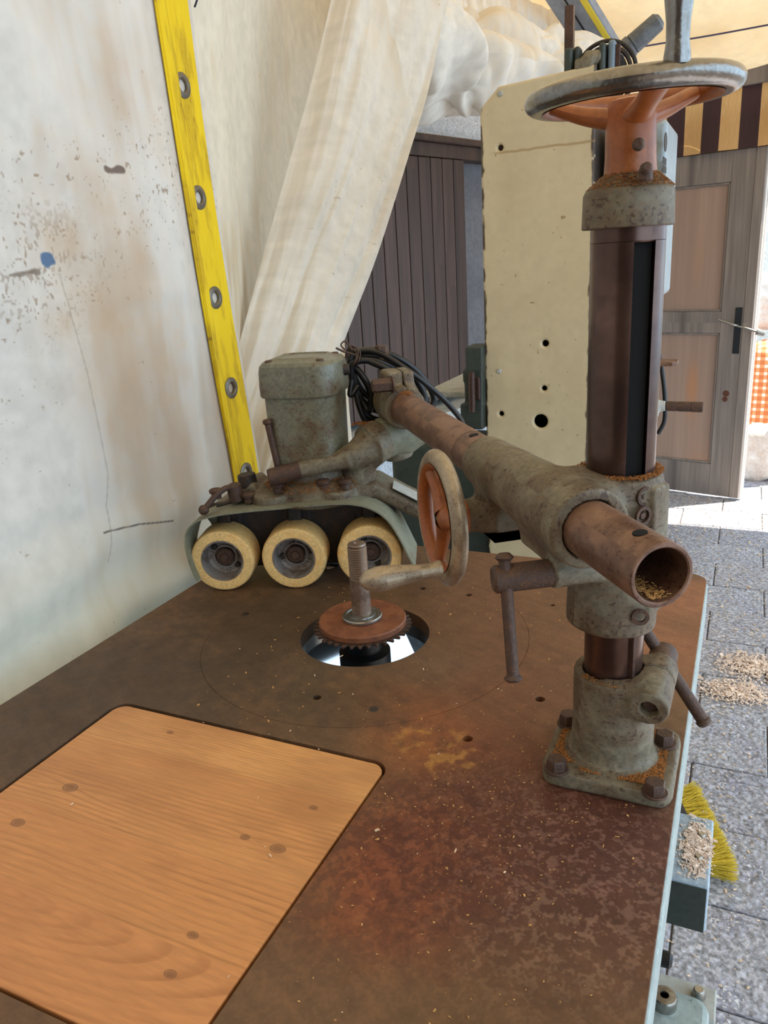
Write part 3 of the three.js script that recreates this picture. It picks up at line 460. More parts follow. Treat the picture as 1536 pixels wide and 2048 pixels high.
// ================================================================ THE SPINDLE MOULDER
const TX0 = -0.929, TX1 = -0.031, TZ0 = -0.1, TZ1 = -1.385;                       // table edges
const ringC = V(-0.522, TABLE, -0.99);
const boardX0 = -0.763, boardX1 = -0.35, boardZ0 = -0.305, boardZ1 = -0.694;
{
  const mo = thing('spindle_moulder', 'heavy rusty brown machine table with a round spindle opening and pale green edge', 'machine');
  // rusted cast iron: one map over the whole table top
  const W = 960, H = 1372, X = (u) => TX0 + u * (TX1 - TX0), Z = (v) => TZ1 + v * (TZ0 - TZ1);
  const P = (px, py) => { const q = onTable(px, py); return [q.x, q.z]; };
  const spots = [  // centre, radius, colour, strength : stains and broader darker or paler areas as they lie
    [P(830, 1470), 0.085, [172, 100, 48], 0.75], [P(790, 1420), 0.07, [150, 84, 44], 0.7], [P(950, 1420), 0.12, [122, 74, 50], 0.5], [P(1040, 1330), 0.14, [122, 78, 54], 0.5],
    [P(780, 1760), 0.09, [128, 62, 30], 0.75], [P(900, 1690), 0.12, [104, 50, 34], 0.8], [P(1150, 1680), 0.12, [86, 42, 34], 0.85], [P(1250, 1760), 0.09, [96, 58, 52], 0.6], [P(1000, 1580), 0.1, [112, 60, 40], 0.6],
    [P(1340, 1300), 0.12, [146, 96, 66], 0.8], [P(1390, 1200), 0.1, [152, 100, 70], 0.8], [P(1000, 1200), 0.12, [120, 80, 56], 0.6], [P(1100, 1120), 0.16, [128, 88, 64], 0.6],
    [P(520, 1250), 0.2, [70, 54, 40], 0.7], [P(640, 1330), 0.08, [84, 72, 58], 0.6], [P(700, 1420), 0.1, [86, 68, 50], 0.6], [P(870, 1330), 0.07, [112, 88, 68], 0.5], [P(200, 1420), 0.3, [72, 56, 40], 0.7], [P(1150, 1950), 0.14, [100, 70, 44], 0.5],
  ];
  const map = tex(W, H, (u, v) => {
    const x = X(u), z = Z(v), wx = x + 0.05 * (fbm(x * 14, z * 14, 3, 0, 151) - 0.5), wz = z + 0.05 * (fbm(x * 14, z * 14, 3, 0, 155) - 0.5);
    const n = fbm(x * 9, z * 9, 5, 0, 157), g = fbm(x * 60, z * 60, 3, 0, 161), f = noise(x * 420, z * 420, 0, 163), sc = fbm(x * 12 + z * 6, z * 120 - x * 60, 2, 0, 165);
    let c = mix3([98, 72, 48], [112, 80, 53], n);
    for (const [[cx, cz], r, col, k] of spots) { const ex = wx - cx, ez = wz - cz; if (ex * ex + ez * ez > r * r * 3.3) continue; const d = Math.sqrt(ex * ex + ez * ez) / r; c = mix3(c, col, k * smooth(1.5, 0.2, d + (n - 0.5) * 0.9 + (g - 0.5) * 0.5)); }
    // pitted area by the stand foot: dark scale broken by bare patches
    const pit = smooth(0.26, 0.06, Math.hypot(x + 0.13, (z + 0.61) * 1.2)), pq = fbm(x * 150 + n * 3, z * 150 + g * 2, 4, 0, 171);
    c = mix3(c, mix3([78, 46, 35], [120, 90, 77], smooth(0.5, 0.62, pq * 0.75 + f * 0.25)), pit * 0.62);
    const red = smooth(0.2, 0.03, Math.hypot(x + 0.3, z + 0.56)), rq = fbm(x * 140 + n * 3, z * 140 + g * 2, 4, 0, 175);
    c = mix3(c, mix3([88, 44, 27], [138, 76, 42], smooth(0.42, 0.6, rq)), red * 0.45);
    const och = fbm(x * 70, z * 70, 4, 0, 177) * smooth(0.14, 0.02, Math.hypot(wx + 0.3, (wz + 0.735) * 1.6)); c = mix3(c, [190, 138, 66], smooth(0.4, 0.72, och) * 0.7);
    const k = 1 + (g - 0.5) * 0.22 + (f - 0.5) * 0.12 + (sc - 0.5) * 0.12; c = [c[0] * k, c[1] * k, c[2] * k];
    const dr = Math.hypot(x - ringC.x, z - ringC.z);
    return c;
  }, { wrap: false });
  const rm = tex(512, 732, (u, v) => { const x = X(u), z = Z(v); return 0.42 + 0.3 * fbm(x * 16, z * 16, 4, 0, 181); }, { srgb: false, wrap: false });
  const iron = std({ map, roughness: 1, roughnessMap: rm, metalness: 0.12, bumpMap: tex(512, 512, (u, v) => fbm(u * 40, v * 40, 4, 40, 183), { srgb: false, repeat: [3, 4] }), bumpScale: 0.0003 });
  const flat = (shape, depth, bevel) => {            // drawn as x, -z; laid flat with its upper face at the table's height
    const g = extrude(shape, depth, { bevel, seg: 48 }); g.rotateX(-Math.PI / 2); g.translate(0, TABLE - depth, 0);
    const p = g.attributes.position, uv = new Float32Array(p.count * 2);
    for (let i = 0; i < p.count; i++) { uv[i * 2] = (p.getX(i) - TX0) / (TX1 - TX0); uv[i * 2 + 1] = (p.getZ(i) - TZ1) / (TZ0 - TZ1); }
    g.setAttribute('uv', new THREE.BufferAttribute(uv, 2)); return g;
  };
  const top = roundRect(TX0, -TZ0, TX1, -TZ1, 0.03);
  top.holes.push(hole(ringC.x, -ringC.z, 0.26), roundRect(boardX0 - 0.004, -boardZ0 - 0.004, boardX1 + 0.004, -boardZ1 + 0.004, 0.022, THREE.Path));
  const screw = [[935, 1477, 0.0065], [1080, 1398, 0.0065], [1105, 1210, 0.004]].map(([a, b, r]) => { const q = onTable(a, b); return [q.x, -q.z, r]; });
  for (const [a, b, r] of screw) top.holes.push(hole(a, b, r));
  part('table_top', flat(top, 0.028, 0.0007), iron, mo, null, true);
  const ring = new THREE.Shape(); for (let k = 0; k < 160; k++) { const a = k / 160 * Math.PI * 2; ring[k ? 'lineTo' : 'moveTo'](ringC.x + Math.cos(a) * 0.2597, -ringC.z + Math.sin(a) * 0.2597); }
  ring.holes.push(hole(ringC.x, -ringC.z, 0.104));
  const inScrew = [[634, 1395, 0.006], [937, 1190, 0.006], [845, 1177, 0.006], [490, 1228, 0.007]].map(([a, b, r]) => { const q = onTable(a, b); return [q.x, -q.z, r]; });
  for (const [a, b, r] of inScrew) ring.holes.push(hole(a, b, r));
  const insert = part('ring_insert', flat(ring, 0.024, 0), iron, mo, null, true);
  const plug = onTable(748, 1418); part('plugged_hole', rod(plug.clone().setY(TABLE - 0.004), plug.clone().setY(TABLE + 0.0006), 0.0075), M.dark, insert);
  const fd = onTable(490, 1228); part('plugged_hole', rod(fd.clone().setY(TABLE - 0.006), fd.clone().setY(TABLE - 0.002), 0.0068), M.dark, insert);
  // recess under the wooden panel, bed ribs and side skirt
  part('recess_floor', box(boardX0 - 0.02, boardX1 + 0.02, TABLE - 0.06, TABLE - 0.034, boardZ1 - 0.02, boardZ0 + 0.02), M.dark, mo);
  const bored = [...screw, ...inScrew]; part('screw_bore', merge(bored.map(([a, b]) => rod(V(a, TABLE - 0.036, -b), V(a, TABLE - 0.024, -b), 0.0095, 0.0095, 16))), M.black, mo);
  part('side_skirt', merge([box(-0.06, -0.0282, TABLE - 0.075, TABLE - 0.003, TZ1 + 0.03, TZ0, 0.004)]), M.green, mo, 'pale green painted edge');
  part('skirt', merge([box(TX0 + 0.002, TX0 + 0.02, TABLE - 0.075, TABLE - 0.03, TZ1 + 0.02, TZ0, 0.004), box(TX0 + 0.01, -0.03, TABLE - 0.075, TABLE - 0.03, TZ1 + 0.004, TZ1 + 0.024, 0.004)]), M.green, mo);
  // cabinet below: back, left and front walls; open towards the light on the right
  part('cabinet', merge([box(-0.86, -0.83, 0.02, TABLE - 0.03, -1.3, -0.18), box(-0.86, -0.1, 0.02, TABLE - 0.03, -1.33, -1.3), box(-0.86, -0.1, 0.02, TABLE - 0.03, -0.2, -0.17), box(-0.13, -0.1, 0.02, 0.42, -1.3, -0.2), box(-0.13, -0.1, 0.42, TABLE - 0.03, -0.6, -0.2), box(-0.86, -0.1, 0, 0.03, -1.33, -0.17)]), M.greyBox, mo);
  // below the opening: stepped seat of the ring, added mirror plate tilted to reflect the sky, spindle housing
  part('ring_seat', lathe([[0.1045, 0], [0.1045, 0.022], [0.113, 0.022], [0.113, 0.0]], ringC.clone().setY(TABLE - 0.046), ringC.clone().setY(TABLE), 64), M.shiny, mo);
  
  part('sky_mirror', along(box(-0.14, 0.14, -0.006, 0.0, -0.2, 0.2, 0.002), V(ringC.x - 0.168, TABLE - 0.18, ringC.z - 0.14), V(ringC.x - 0.168 + 1.47, TABLE - 0.18 + 0.62, ringC.z - 0.14 + 0.92)), M.chrome, mo, 'added polished plate mirroring the sky');
  part('motor_bracket', box(-0.05, 0.05, -0.03, 0.03, -0.03, 0.03, 0.008).rotateY(0.5).translate(ringC.x + 0.07, TABLE - 0.14, ringC.z - 0.02), M.darkGreen, mo);
  const sp = V(-0.5295, TABLE, -0.9995);
  part('spindle_housing', lathe([[0.0, 0], [0.048, 0], [0.048, 0.3], [0.042, 0.31], [0.042, 0.35], [0.03, 0.354], [0.03, 0.38], [0, 0.38]], sp.clone().setY(TABLE - 0.385), sp.clone().setY(TABLE), 48), M.black, mo);
  // spindle: plain shank below, turned thread above
  const th = [[0.0155, -0.06], [0.0155, 0.02], [0.0155, 0.078]]; for (let k = 0; k < 18; k++) { const t = 0.078 + k * 0.003; th.push([0.0153, t], [0.0136, t + 0.0015]); } th.push([0.0148, 0.134], [0.0135, 0.1365], [0.0045, 0.1365], [0.003, 0.134], [0, 0.134]);
  const top2 = V(-0.5325, 1, -1.0012), up = V(0, 1, 0);
  part('spindle', lathe(th, V(sp.x, 0.886, sp.z), V(sp.x, 1.1, sp.z), 40), mottled([158, 140, 124], [122, 102, 88], { size: 0.06, cells: 5, roughness: 0.36, metalness: 0.55, s: 187, px: 256, bump: 0 }), mo);
  part('spacer_ring', lathe([[0.0155, 0], [0.0315, 0], [0.0325, 0.0012], [0.0325, 0.0045], [0.0312, 0.006], [0.026, 0.006], [0.025, 0.0045], [0.0225, 0.0045], [0.0218, 0.0075], [0.0175, 0.0085], [0.0155, 0.0085]], V(sp.x, 0.8945, sp.z), V(sp.x, 1, sp.z), 56), M.shiny, mo);
  // fittings on the side rail and lower down
  settle(mo, V(-0.48, 0, -0.74));

  const saw = (() => { const s = new THREE.Shape(), N = 36; for (let k = 0; k < N; k++) { const a = k / N * Math.PI * 2, da = Math.PI * 2 / N, q = (r, t) => [sp.x + Math.cos(a + da * t) * r, -sp.z + Math.sin(a + da * t) * r]; const pts = [[0.0735, 0], [0.0795, 0.18], [0.0785, 0.42], [0.0722, 0.56], [0.0705, 0.72], [0.0715, 0.9]]; for (const [r, t] of pts) { const [x, y] = q(r, t); if (!k && t === 0) s.moveTo(x, y); else s.lineTo(x, y); } } s.holes.push(hole(sp.x, -sp.z, 0.0158)); return extrude(s, 0.004, { bevel: 0.0004, bs: 1 }).rotateX(-Math.PI / 2).translate(0, 0.8785, 0); })();
  solo('saw_blade', saw, M.bolt, 'rusty toothed saw blade on the spindle, under the round steel disc', 'saw blade');
  solo('clamping_disc', lathe([[0.0158, 0], [0.069, 0], [0.0705, 0.0015], [0.0705, 0.0095], [0.069, 0.0115], [0.0158, 0.0115]], V(sp.x, 0.8828, sp.z), V(sp.x, 1, sp.z), 72), M.disc, 'flat rust brown steel disc clamped on the spindle above the saw blade', 'disc');

  // wooden panel let into the table
  const kn = [[340, 1463, 0.0035], [140, 1573, 0.007], [35, 1643, 0.006], [627, 1613, 0.0035], [490, 1672, 0.004], [555, 1695, 0.006], [385, 1868, 0.004], [340, 1945, 0.0042]].map(([a, b, r]) => { const q = onTable(a, b); return [q.x, q.z, r]; });
  const BW = boardX1 - boardX0, BH = boardZ0 - boardZ1;
  const wm = tex(1200, 1130, (u, v) => {
    const x = boardX0 + u * BW, z = boardZ1 + v * BH;
    let w = z + 0.004 * (fbm(x * 5, z * 16, 3, 0, 191) - 0.5) * 2 + 0.012 * (fbm(x * 3, z * 2, 2, 0, 193) - 0.5), dk = 0;
    for (const [kx, kz, r] of kn) { const dx = (x - kx) / 3.2, dz = z - kz, d = Math.hypot(dx, dz); w += Math.sign(dz || 1) * r * 0.9 * Math.exp(-(d * d) / (r * r * 3)); const e = Math.hypot((x - kx) / 1.5, dz) / r; dk = Math.max(dk, smooth(1.05, 0.5, e) * 0.42, smooth(0.22, 0.0, Math.abs(e - 0.9)) * 0.5); }
    // flat-sawn figure near the front: nested arches
    const ax = (x + 0.62) / 0.22, az = (z + 0.385) / 0.045, arch = Math.hypot(ax, az);
    const plank = z < -0.62 ? 0 : z < -0.49 ? 1 : z < -0.395 ? 2 : 3, pz = [210, 150, 120, 105][plank];
    let ph = w * pz; if (plank === 3) ph = arch * 5.2 + 0.6 * fbm(x * 9, z * 20, 2, 0, 195);
    const fr = ph - Math.floor(ph), line = smooth(0.45, 0.85, fr) * smooth(1, 0.92, fr);
    const n = fbm(x * 5, z * 14, 4, 0, 197), g = fbm(x * 40, z * 320, 3, 0, 199), big = fbm(x * 5 + 3, z * 9, 3, 0, 201);
    let c = mix3([208, 148, 90], [188, 126, 74], n); c = mix3(c, [[222, 166, 104], [202, 142, 86], [196, 132, 78], [194, 128, 78]][plank], 0.5);
    c = mix3(c, [146, 90, 48], line * (0.12 + 0.26 * smooth(0.4, 0.75, noise(x * 3, z * 30, 0, 203))) * [0.75, 0.8, 0.9, 1][plank]);
    c = mix3(c, [150, 96, 58], smooth(0.5, 0.75, big) * 0.35);                      // grubby patches
    c = mix3(c, [88, 56, 36], dk); for (const pz2 of [-0.62, -0.49, -0.395]) c = mix3(c, [120, 76, 44], smooth(0.0016, 0.0005, Math.abs(z - pz2 - 0.004 * Math.sin(x * 3))) * 0.14);
    const k = 0.93 + g * 0.14; return [c[0] * k, c[1] * k, c[2] * k];
  }, { wrap: false });
  const bg = extrude(roundRect(boardX0, -boardZ0, boardX1, -boardZ1, 0.018), 0.03, { bevel: 0.0015, seg: 16 }).rotateX(-Math.PI / 2).translate(0, TABLE - 0.0315, 0);
  { const p = bg.attributes.position, uv = new Float32Array(p.count * 2); for (let i = 0; i < p.count; i++) { uv[i * 2] = (p.getX(i) - boardX0) / BW; uv[i * 2 + 1] = (p.getZ(i) - boardZ1) / BH; } bg.setAttribute('uv', new THREE.BufferAttribute(uv, 2)); }
  solo('wooden_panel', bg, std({ map: wm, roughness: 0.5 }), 'orange brown pine panel with knots, let flush into the machine table', 'panel', {}, true);
}
// fittings beside the table's right edge
{
  const br = thing('steel_bracket', 'blue grey steel box bracket dusted with shavings beside the table edge', 'bracket');
  const y = 0.55, c0 = onY(1432, 1640, y), c1 = onY(1415, 1775, y), x1 = (c0.x + c1.x) / 2;
  part('channel', box(-0.12, x1, y - 0.085, y, c0.z, c1.z, 0.004), M.bracketBlue, br);
  part('end_cap', box(-0.12, x1 - 0.003, y - 0.083, y - 0.004, c1.z, c1.z + 0.002, 0.0005), M.darkGreen, br);
  const b = br.children[0].geometry; for (const [px, py] of [[1403, 1673], [1397, 1717]]) { const q = onY(px, py, y); part('screw', rod(q, q.clone().setY(y + 0.006), 0.008, 0.006, 20), M.shiny, br); }
  settle(br, V(-0.05, y - 0.085, (c0.z + c1.z) / 2));
  const lo = 0.5, g = thing('green_housing', 'pale green painted housing with a round bolt at the foot of the table edge', 'housing');
  const d0 = onY(1314, 1966, lo), d1 = onY(1420, 2008, lo);
  part('cover', extrude(roundRect(-0.14, -d0.z - 0.24, d1.x, -d0.z + 0.0, 0.02), 0.12, { bevel: 0.008 }).rotateX(-Math.PI / 2).translate(0, lo - 0.12, 0), M.green, g);
  part('back_plate', box(-0.14, d1.x + 0.008, lo - 0.14, lo - 0.012, d0.z - 0.03, d0.z + 0.02, 0.003), M.lipGrey, g);
  const q = onY(1328, 2008, lo); part('round_nut', lathe([[0.0055, 0.014], [0.0055, 0.016], [0.014, 0.016], [0.016, 0.013], [0.016, 0], [0.0055, 0.0]], q, q.clone().setY(lo + 0.1), 32), M.shiny, g);
  const q2 = onY(1397, 1992, lo - 0.012); part('bolt', rod(q2, q2.clone().setY(lo), 0.009, 0.007, 20), M.shiny, g);
  settle(g, V(-0.06, lo - 0.14, d0.z + 0.1));
  const k = onY(1330, 1918, 0.68); solo('knob', rod(k.clone().add(V(-0.05, 0, 0)), k.clone().add(V(0.008, 0, 0)), 0.0085, 0.009, 20, 0.003), M.black, 'small black rod end sticking out under the pale green table edge', 'knob');
}
// broom on the floor
{
  const br = thing('broom', 'yellow bristled broom head lying on the paving beyond the bracket', 'broom');
  const a = onY(1385, 1600, 0.06), b = onY(1440, 1715, 0.06), t = b.clone().sub(a).normalize(), s = V(-t.z, 0, t.x), out = s.x > 0 ? s : s.clone().negate(), L = a.distanceTo(b);
  const m = new THREE.Matrix4().makeBasis(t, YUP, V().crossVectors(t, YUP)).setPosition(a.clone().addScaledVector(out, -0.045).setY(0.0));
  part('head', box(-0.08, L + 0.02, 0.004, 0.05, -0.022, 0.022, 0.006).applyMatrix4(m), M.dark, br);
  const g = new THREE.CylinderGeometry(0.0006, 0.0011, 0.07, 4).translate(0, 0.035, 0), N = 2600, im = new THREE.InstancedMesh(g, std({ color: 0xf6d84a, roughness: 0.6 }), N), o = new THREE.Object3D();
  for (let i = 0; i < N; i++) {
    const u = Math.floor(rnd() * 15) / 15 * (L + 0.07) - 0.055 + rr(-0.007, 0.007), p = V().copy(a).addScaledVector(t, u).addScaledVector(out, -0.03).setY(0.026 + rr(-0.016, 0.018));
    o.position.copy(p); o.quaternion.setFromUnitVectors(YUP, out.clone().addScaledVector(t, rr(-0.35, 0.35) + (u > L - 0.01 ? 0.3 : 0)).add(V(0, rr(-0.1, 0.45), 0)).normalize()); o.scale.set(1, rr(0.8, 1.05), 1); o.updateMatrix(); im.setMatrixAt(i, o.matrix);
    im.setColorAt(i, new THREE.Color().setScalar(rr(0.6, 1.1)));
  }
  im.name = 'bristles'; im.userData.kind = 'stuff'; im.castShadow = im.receiveShadow = true; br.add(im);
  settle(br, a.clone().setY(0));
}
// ================================================================ THE POWER FEEDER ON ITS STAND
const PC = V(-0.107, 0, -0.785);                                                  // column axis
const AU = V(-0.61, 0, -0.7924).normalize(), A0 = V(-0.046, 1.19, -0.596), AS = V(-AU.z, 0, AU.x).negate();   // arm axis, its near end, and the level direction square to it (towards the left)
const onArm = (s, side = 0, up = 0) => A0.clone().addScaledVector(AU, s).addScaledVector(AS, side).add(V(0, up, 0));
const F0 = V(-0.725, TABLE, -1.114), FE = V(0.9342, 0, -0.3567), FN = V(0.3567, 0, 0.9342);          // feeder: middle wheel, along the wheels, towards the viewer
const F = (x, y, n) => F0.clone().addScaledVector(FE, x).addScaledVector(FN, n).add(V(0, y, 0));
const FM = new THREE.Matrix4().makeBasis(FE, YUP, FN).setPosition(F0);
const local = (g) => g.applyMatrix4(FM);
{
  const pf = thing('power_feeder', 'grey green power feeder with cream wheels, tubular arm and hand wheels, bolted on the table', 'power feeder');
  // foot: flanged socket with four bolts and a pinch lug
  {
    const plate = dBox(V(-0.104, TABLE + 0.0105, -0.784), 0.0705, 0.0105, 0.0635, 0.0055), pl2 = (x, y, z) => Math.max(plate(x, y, z), Math.hypot(Math.max(Math.abs(x + 0.104) - 0.047, 0), Math.max(Math.abs(z + 0.784) - 0.04, 0)) - 0.0235);
    const boss = dCyl(V(PC.x + 0.002, TABLE, PC.z), V(PC.x + 0.002, 0.995, PC.z), 0.0455, 0.0435, 0.004);
    const l0 = at(1297, 1420, 0.805), l1 = at(1322, 1318, 0.868); l1.y = l0.y + 0.008;
    const lug = dCyl(l0, l1, 0.0205, 0.0195, 0.003), lc = l0.clone().lerp(l1, 0.5), fill = dBox(V((lc.x + PC.x) / 2 + 0.004, lc.y, lc.z), 0.03, 0.019, 0.03, 0.006);
    const bore = dCyl(l0.clone().addScaledVector(l1.clone().sub(l0).normalize(), -0.01), l0.clone().lerp(l1, 0.2), 0.0092, 0.0092, 0.0005), slit = dBox(V(lc.x - 0.01, 0.985, PC.z - 0.004), 0.05, 0.03, 0.0012, 0.0004), cb = dCyl(V(PC.x, 0.95, PC.z), V(PC.x, 1.02, PC.z), 0.0318, 0.0318, 0.0005);
    const f = (x, y, z) => { let d = smin(pl2(x, y, z), boss(x, y, z), 0.014); d = smin(d, smin(lug(x, y, z), fill(x, y, z), 0.012), 0.012); d += 0.0011 * (noise(x * 90 + 40, y * 90 + z * 70, 0, 211) - 0.5); return Math.max(d, -bore(x, y, z), -slit(x, y, z), -cb(x, y, z)); };
    const foot = part('foot_casting', cast(f, [-0.185, TABLE - 0.004, -0.87], [-0.012, 1.012, -0.7], 0.0026), M.cast, pf);
    for (const [px, py] of [[1113, 1528], [1310, 1575], [1329, 1477], [1137, 1437]]) {
      const q = onY(px, py, TABLE + 0.028).setY(TABLE + 0.0205); const bt = part('bolt', hexBolt(q, V(0, 1, 0), 0.0112, 0.012, 0.0135), M.bolt, foot);
    }
    part('pinch_bolt', rod(l0.clone().lerp(l1, 0.1), l0.clone().lerp(l1, 0.25), 0.0088, 0.0088, 20), M.bolt, foot); part('pinch_nut', rod(l1.clone().lerp(l0, 0.1), l1.clone().addScaledVector(l1.clone().sub(l0).normalize(), 0.03), 0.0165, 0.0155, 28, 0.003), M.bolt, foot);
    const h0 = at(1284, 1252, 0.893), h1 = at(1410, 1447, 0.872);
    part('clamp_lever', merge([rod(h0, h1, 0.0068, 0.0072, 20), rod(h1.clone().lerp(h0, 0.055), h1.clone().lerp(h0, -0.02), 0.0088, 0.0082, 20, 0.003), rod(h0.clone().lerp(h1, 0.03), h0.clone().lerp(h1, -0.03), 0.0088, 0.0082, 20, 0.003)]), M.bolt, foot);
  }
  // column with key slot, collar cap
  {
    const shape = new THREE.Shape(), R = 0.0338, a0 = -0.39, a1 = 0.39 - 0.12;   // slot faces the viewer's right
    const sa = Math.atan2(0.30, 0.95);                                          // slot direction in x, -z plane set below
    const dir = Math.atan2(-(0.82), 0.57), w = 0.0105;                           // local angle of the slot (x right, y = -z)
    shape.absarc(0, 0, R, dir + w / R, dir - w / R + Math.PI * 2, false);
    shape.lineTo(Math.cos(dir - w / 0.014) * 0.022, Math.sin(dir - w / 0.014) * 0.022); shape.lineTo(Math.cos(dir + w / 0.014) * 0.022, Math.sin(dir + w / 0.014) * 0.022); shape.closePath();
    const up = new THREE.ExtrudeGeometry(shape, { depth: 0.237, bevelEnabled: false, curveSegments: 64 }).rotateX(-Math.PI / 2).translate(PC.x, 1.205, PC.z);
    const col = part('column', creased(mergeGeometries([boxUV(up), boxUV(rod(V(PC.x, 1.441, PC.z), V(PC.x, 1.475, PC.z), R, R, 64)), boxUV(rod(V(PC.x, 0.94, PC.z), V(PC.x, 1.215, PC.z), 0.0312, 0.0312, 64))].map((g) => g.index ? g.toNonIndexed() : g)), 0.5), M.column, pf);
    const c = V(Math.cos(dir) * 0.016, 0, -Math.sin(dir) * 0.016).add(PC);
    part('slot_shade', box(-0.0103, 0.0103, 1.206, 1.4408, 0.008, 0.0268, 0.0008).rotateY(Math.atan2(0.57, 0.82)).translate(PC.x, 0, PC.z), M.pit, col, 'black block standing for the slot shade');  // black block added to stand for the shade inside the slot
    part('key_flat', box(-0.004, 0.004, 1.0, 1.06, -0.002, 0.002, 0.0005).rotateY(-0.6).translate(PC.x + 0.022, 0, PC.z + 0.0245), M.steel, col);
    part('collar_cap', lathe([[0.034, 0], [0.0405, 0], [0.0412, 0.001], [0.0404, 0.029], [0.0385, 0.033], [0.027, 0.043], [0.0235, 0.0455], [0, 0.046]], V(PC.x - 0.001, 1.4545, PC.z), V(PC.x - 0.001, 2, PC.z), 64), M.cast, pf);
    const g0 = at(1292, 343, 0.655); part('grease_nipple', merge([rod(g0.clone().setY(1.49), g0.clone().setY(1.504), 0.006, 0.005, 16), rod(g0.clone().setY(1.497).add(V(-0.002, 0, -0.004)), g0.clone().setY(1.499).add(V(0.002, 0.002, 0.009)), 0.0052, 0.0045, 14)]), M.bolt, pf);
  }
  // hand wheel on top
  const handWheel = (c, ax, R, rt, spokes, hubA, hubB, hr, rm = M.rim) => {        // ax: from hub towards the rim plane
    const h = new THREE.Group(); h.name = 'hand_wheel'; pf.add(h);
    const u = V(1, 0, 0).addScaledVector(ax, -ax.x).normalize(), v = V().crossVectors(ax, u);
    const prof = []; for (let k = 0; k <= 20; k++) { const a = k / 20 * Math.PI * 2; prof.push([R + Math.cos(a) * rt, Math.sin(a) * rt * 0.82]); }
    part('rim', along(new THREE.LatheGeometry(prof.map(([r, t]) => new THREE.Vector2(r, t)), 96), c, c.clone().add(ax)), rm, h, 'bare metal rim');
    const inn = []; for (let k = 0; k <= 10; k++) { const a = Math.PI * (0.62 + 0.76 * k / 10); inn.push([R + Math.cos(a) * rt * 1.06, Math.sin(a) * rt * 0.9]); }
    part('rim_inside', along(new THREE.LatheGeometry(inn.map(([r, t]) => new THREE.Vector2(r, t)), 96), c, c.clone().add(ax)), M.orange, h, 'orange painted inside of the rim');
    const L = hubA.distanceTo(hubB); part('hub', lathe([[0, 0], [hr * 1.04, 0], [hr * 1.06, 0.002], [hr, L * 0.3], [hr * 0.98, L * 0.8], [hr * 0.86, L * 0.97], [hr * 0.6, L], [0, L]], hubA, hubB, 40), M.orange, h);
    for (const a of spokes) {
      const d = u.clone().multiplyScalar(Math.cos(a)).addScaledVector(v, Math.sin(a)), p0 = hubA.clone().lerp(hubB, 0.76).addScaledVector(d, hr * 0.5), p1 = c.clone().addScaledVector(d, R - rt * 0.6), side = V().crossVectors(ax, d);
      const cs = new THREE.CatmullRomCurve3([p0, p0.clone().lerp(p1, 0.5).addScaledVector(ax, -0.002), p1]);
      part('spoke', sheet(20, 14, (s, t) => { const q = cs.getPoint(s), a2 = t * Math.PI * 2, wd = 0.0105 + 0.0045 * Math.pow(Math.abs(s * 2 - 1), 2), tk = 0.0062 + 0.004 * (1 - s); return q.addScaledVector(side, Math.cos(a2) * wd).addScaledVector(ax, Math.sin(a2) * tk); }), M.orange, h);
    }
    return { h, u, v };
  };
  const grip = (a, dir, L, r, h, gm = M.rim) => part('handle', lathe([[0, 0], [r * 0.66, 0], [r * 0.68, L * 0.05], [r * 0.58, L * 0.14], [r * 0.6, L * 0.26], [r * 0.8, L * 0.48], [r, L * 0.7], [r * 0.97, L * 0.8], [r * 0.72, L * 0.93], [r * 0.35, L * 0.99], [0, L]].map(([x, y]) => [x, y]), a, a.clone().add(dir), 32), gm, h, 'turned metal handle');
  {
    const ax = V(-0.02, 1, 0.03).normalize(), c = V(-0.1085, 1.566, -0.785), w = handWheel(c, ax, 0.0815, 0.0115, [Math.PI * 0.36 * -1 + Math.PI * 0, Math.PI * 0.98, Math.PI * 0.28], V(-0.107, 1.494, -0.785), V(-0.1085, 1.562, -0.785), 0.0222);
    const p = c.clone().add(V(0.043, 0.004, 0.0695)); grip(p, V(-0.01, 1, 0.02), 0.115, 0.0152, w.h);
    part('set_screw', rod(at(1276, 288, 0.66).add(V(0, 0, -0.004)), at(1276, 288, 0.652).add(V(0, 0, 0.0)), 0.0055, 0.005, 16), M.bolt, w.h);
  }
  // head: sleeve on the column, tapering barrel round the arm
  {
    const s1 = dCyl(V(PC.x, 1.09, PC.z), V(PC.x, 1.222, PC.z), 0.044, 0.0425, 0.005), s0 = dCyl(V(PC.x - 0.004, 1.052, PC.z + 0.004), V(PC.x - 0.002, 1.13, PC.z), 0.0465, 0.0475, 0.006);
    const b = dCyl(onArm(0.117), onArm(0.40), 0.0405, 0.0325, 0.005);
    const br = V(0.78, 0, 0.62).normalize(), flat = dBox(V(PC.x, 1.145, PC.z).addScaledVector(V(0.93, 0, 0.36), 0.037), 0.011, 0.068, 0.016, 0.003, V(0.93, 0, 0.36), YUP, V(-0.36, 0, 0.93));
    const hb0 = V(-0.27, 1.135, -0.875).addScaledVector(AS, -0.02), hx = V(-0.285, 1.135, -0.862), hub = dCyl(hx.clone().addScaledVector(AS, -0.05), hx.clone().addScaledVector(AS, 0.022), 0.024, 0.0205, 0.003), neck = dBox(onArm(0.34, 0.0, -0.04), 0.022, 0.03, 0.02, 0.006, AU, YUP, AS);
    const cl0 = at(1100, 1146, 0.765), cl1 = at(1150, 1142, 0.75).addScaledVector(AS, -0.03), clb = dCyl(cl0, cl0.clone().addScaledVector(AS, -0.07), 0.0155, 0.017, 0.002);
    const foot = dBox(onArm(0.2, -0.012, -0.035), 0.05, 0.022, 0.03, 0.008, AU, YUP, AS);
    const bore = dCyl(onArm(0.1), onArm(0.16), 0.0287, 0.0287, 0.0005);
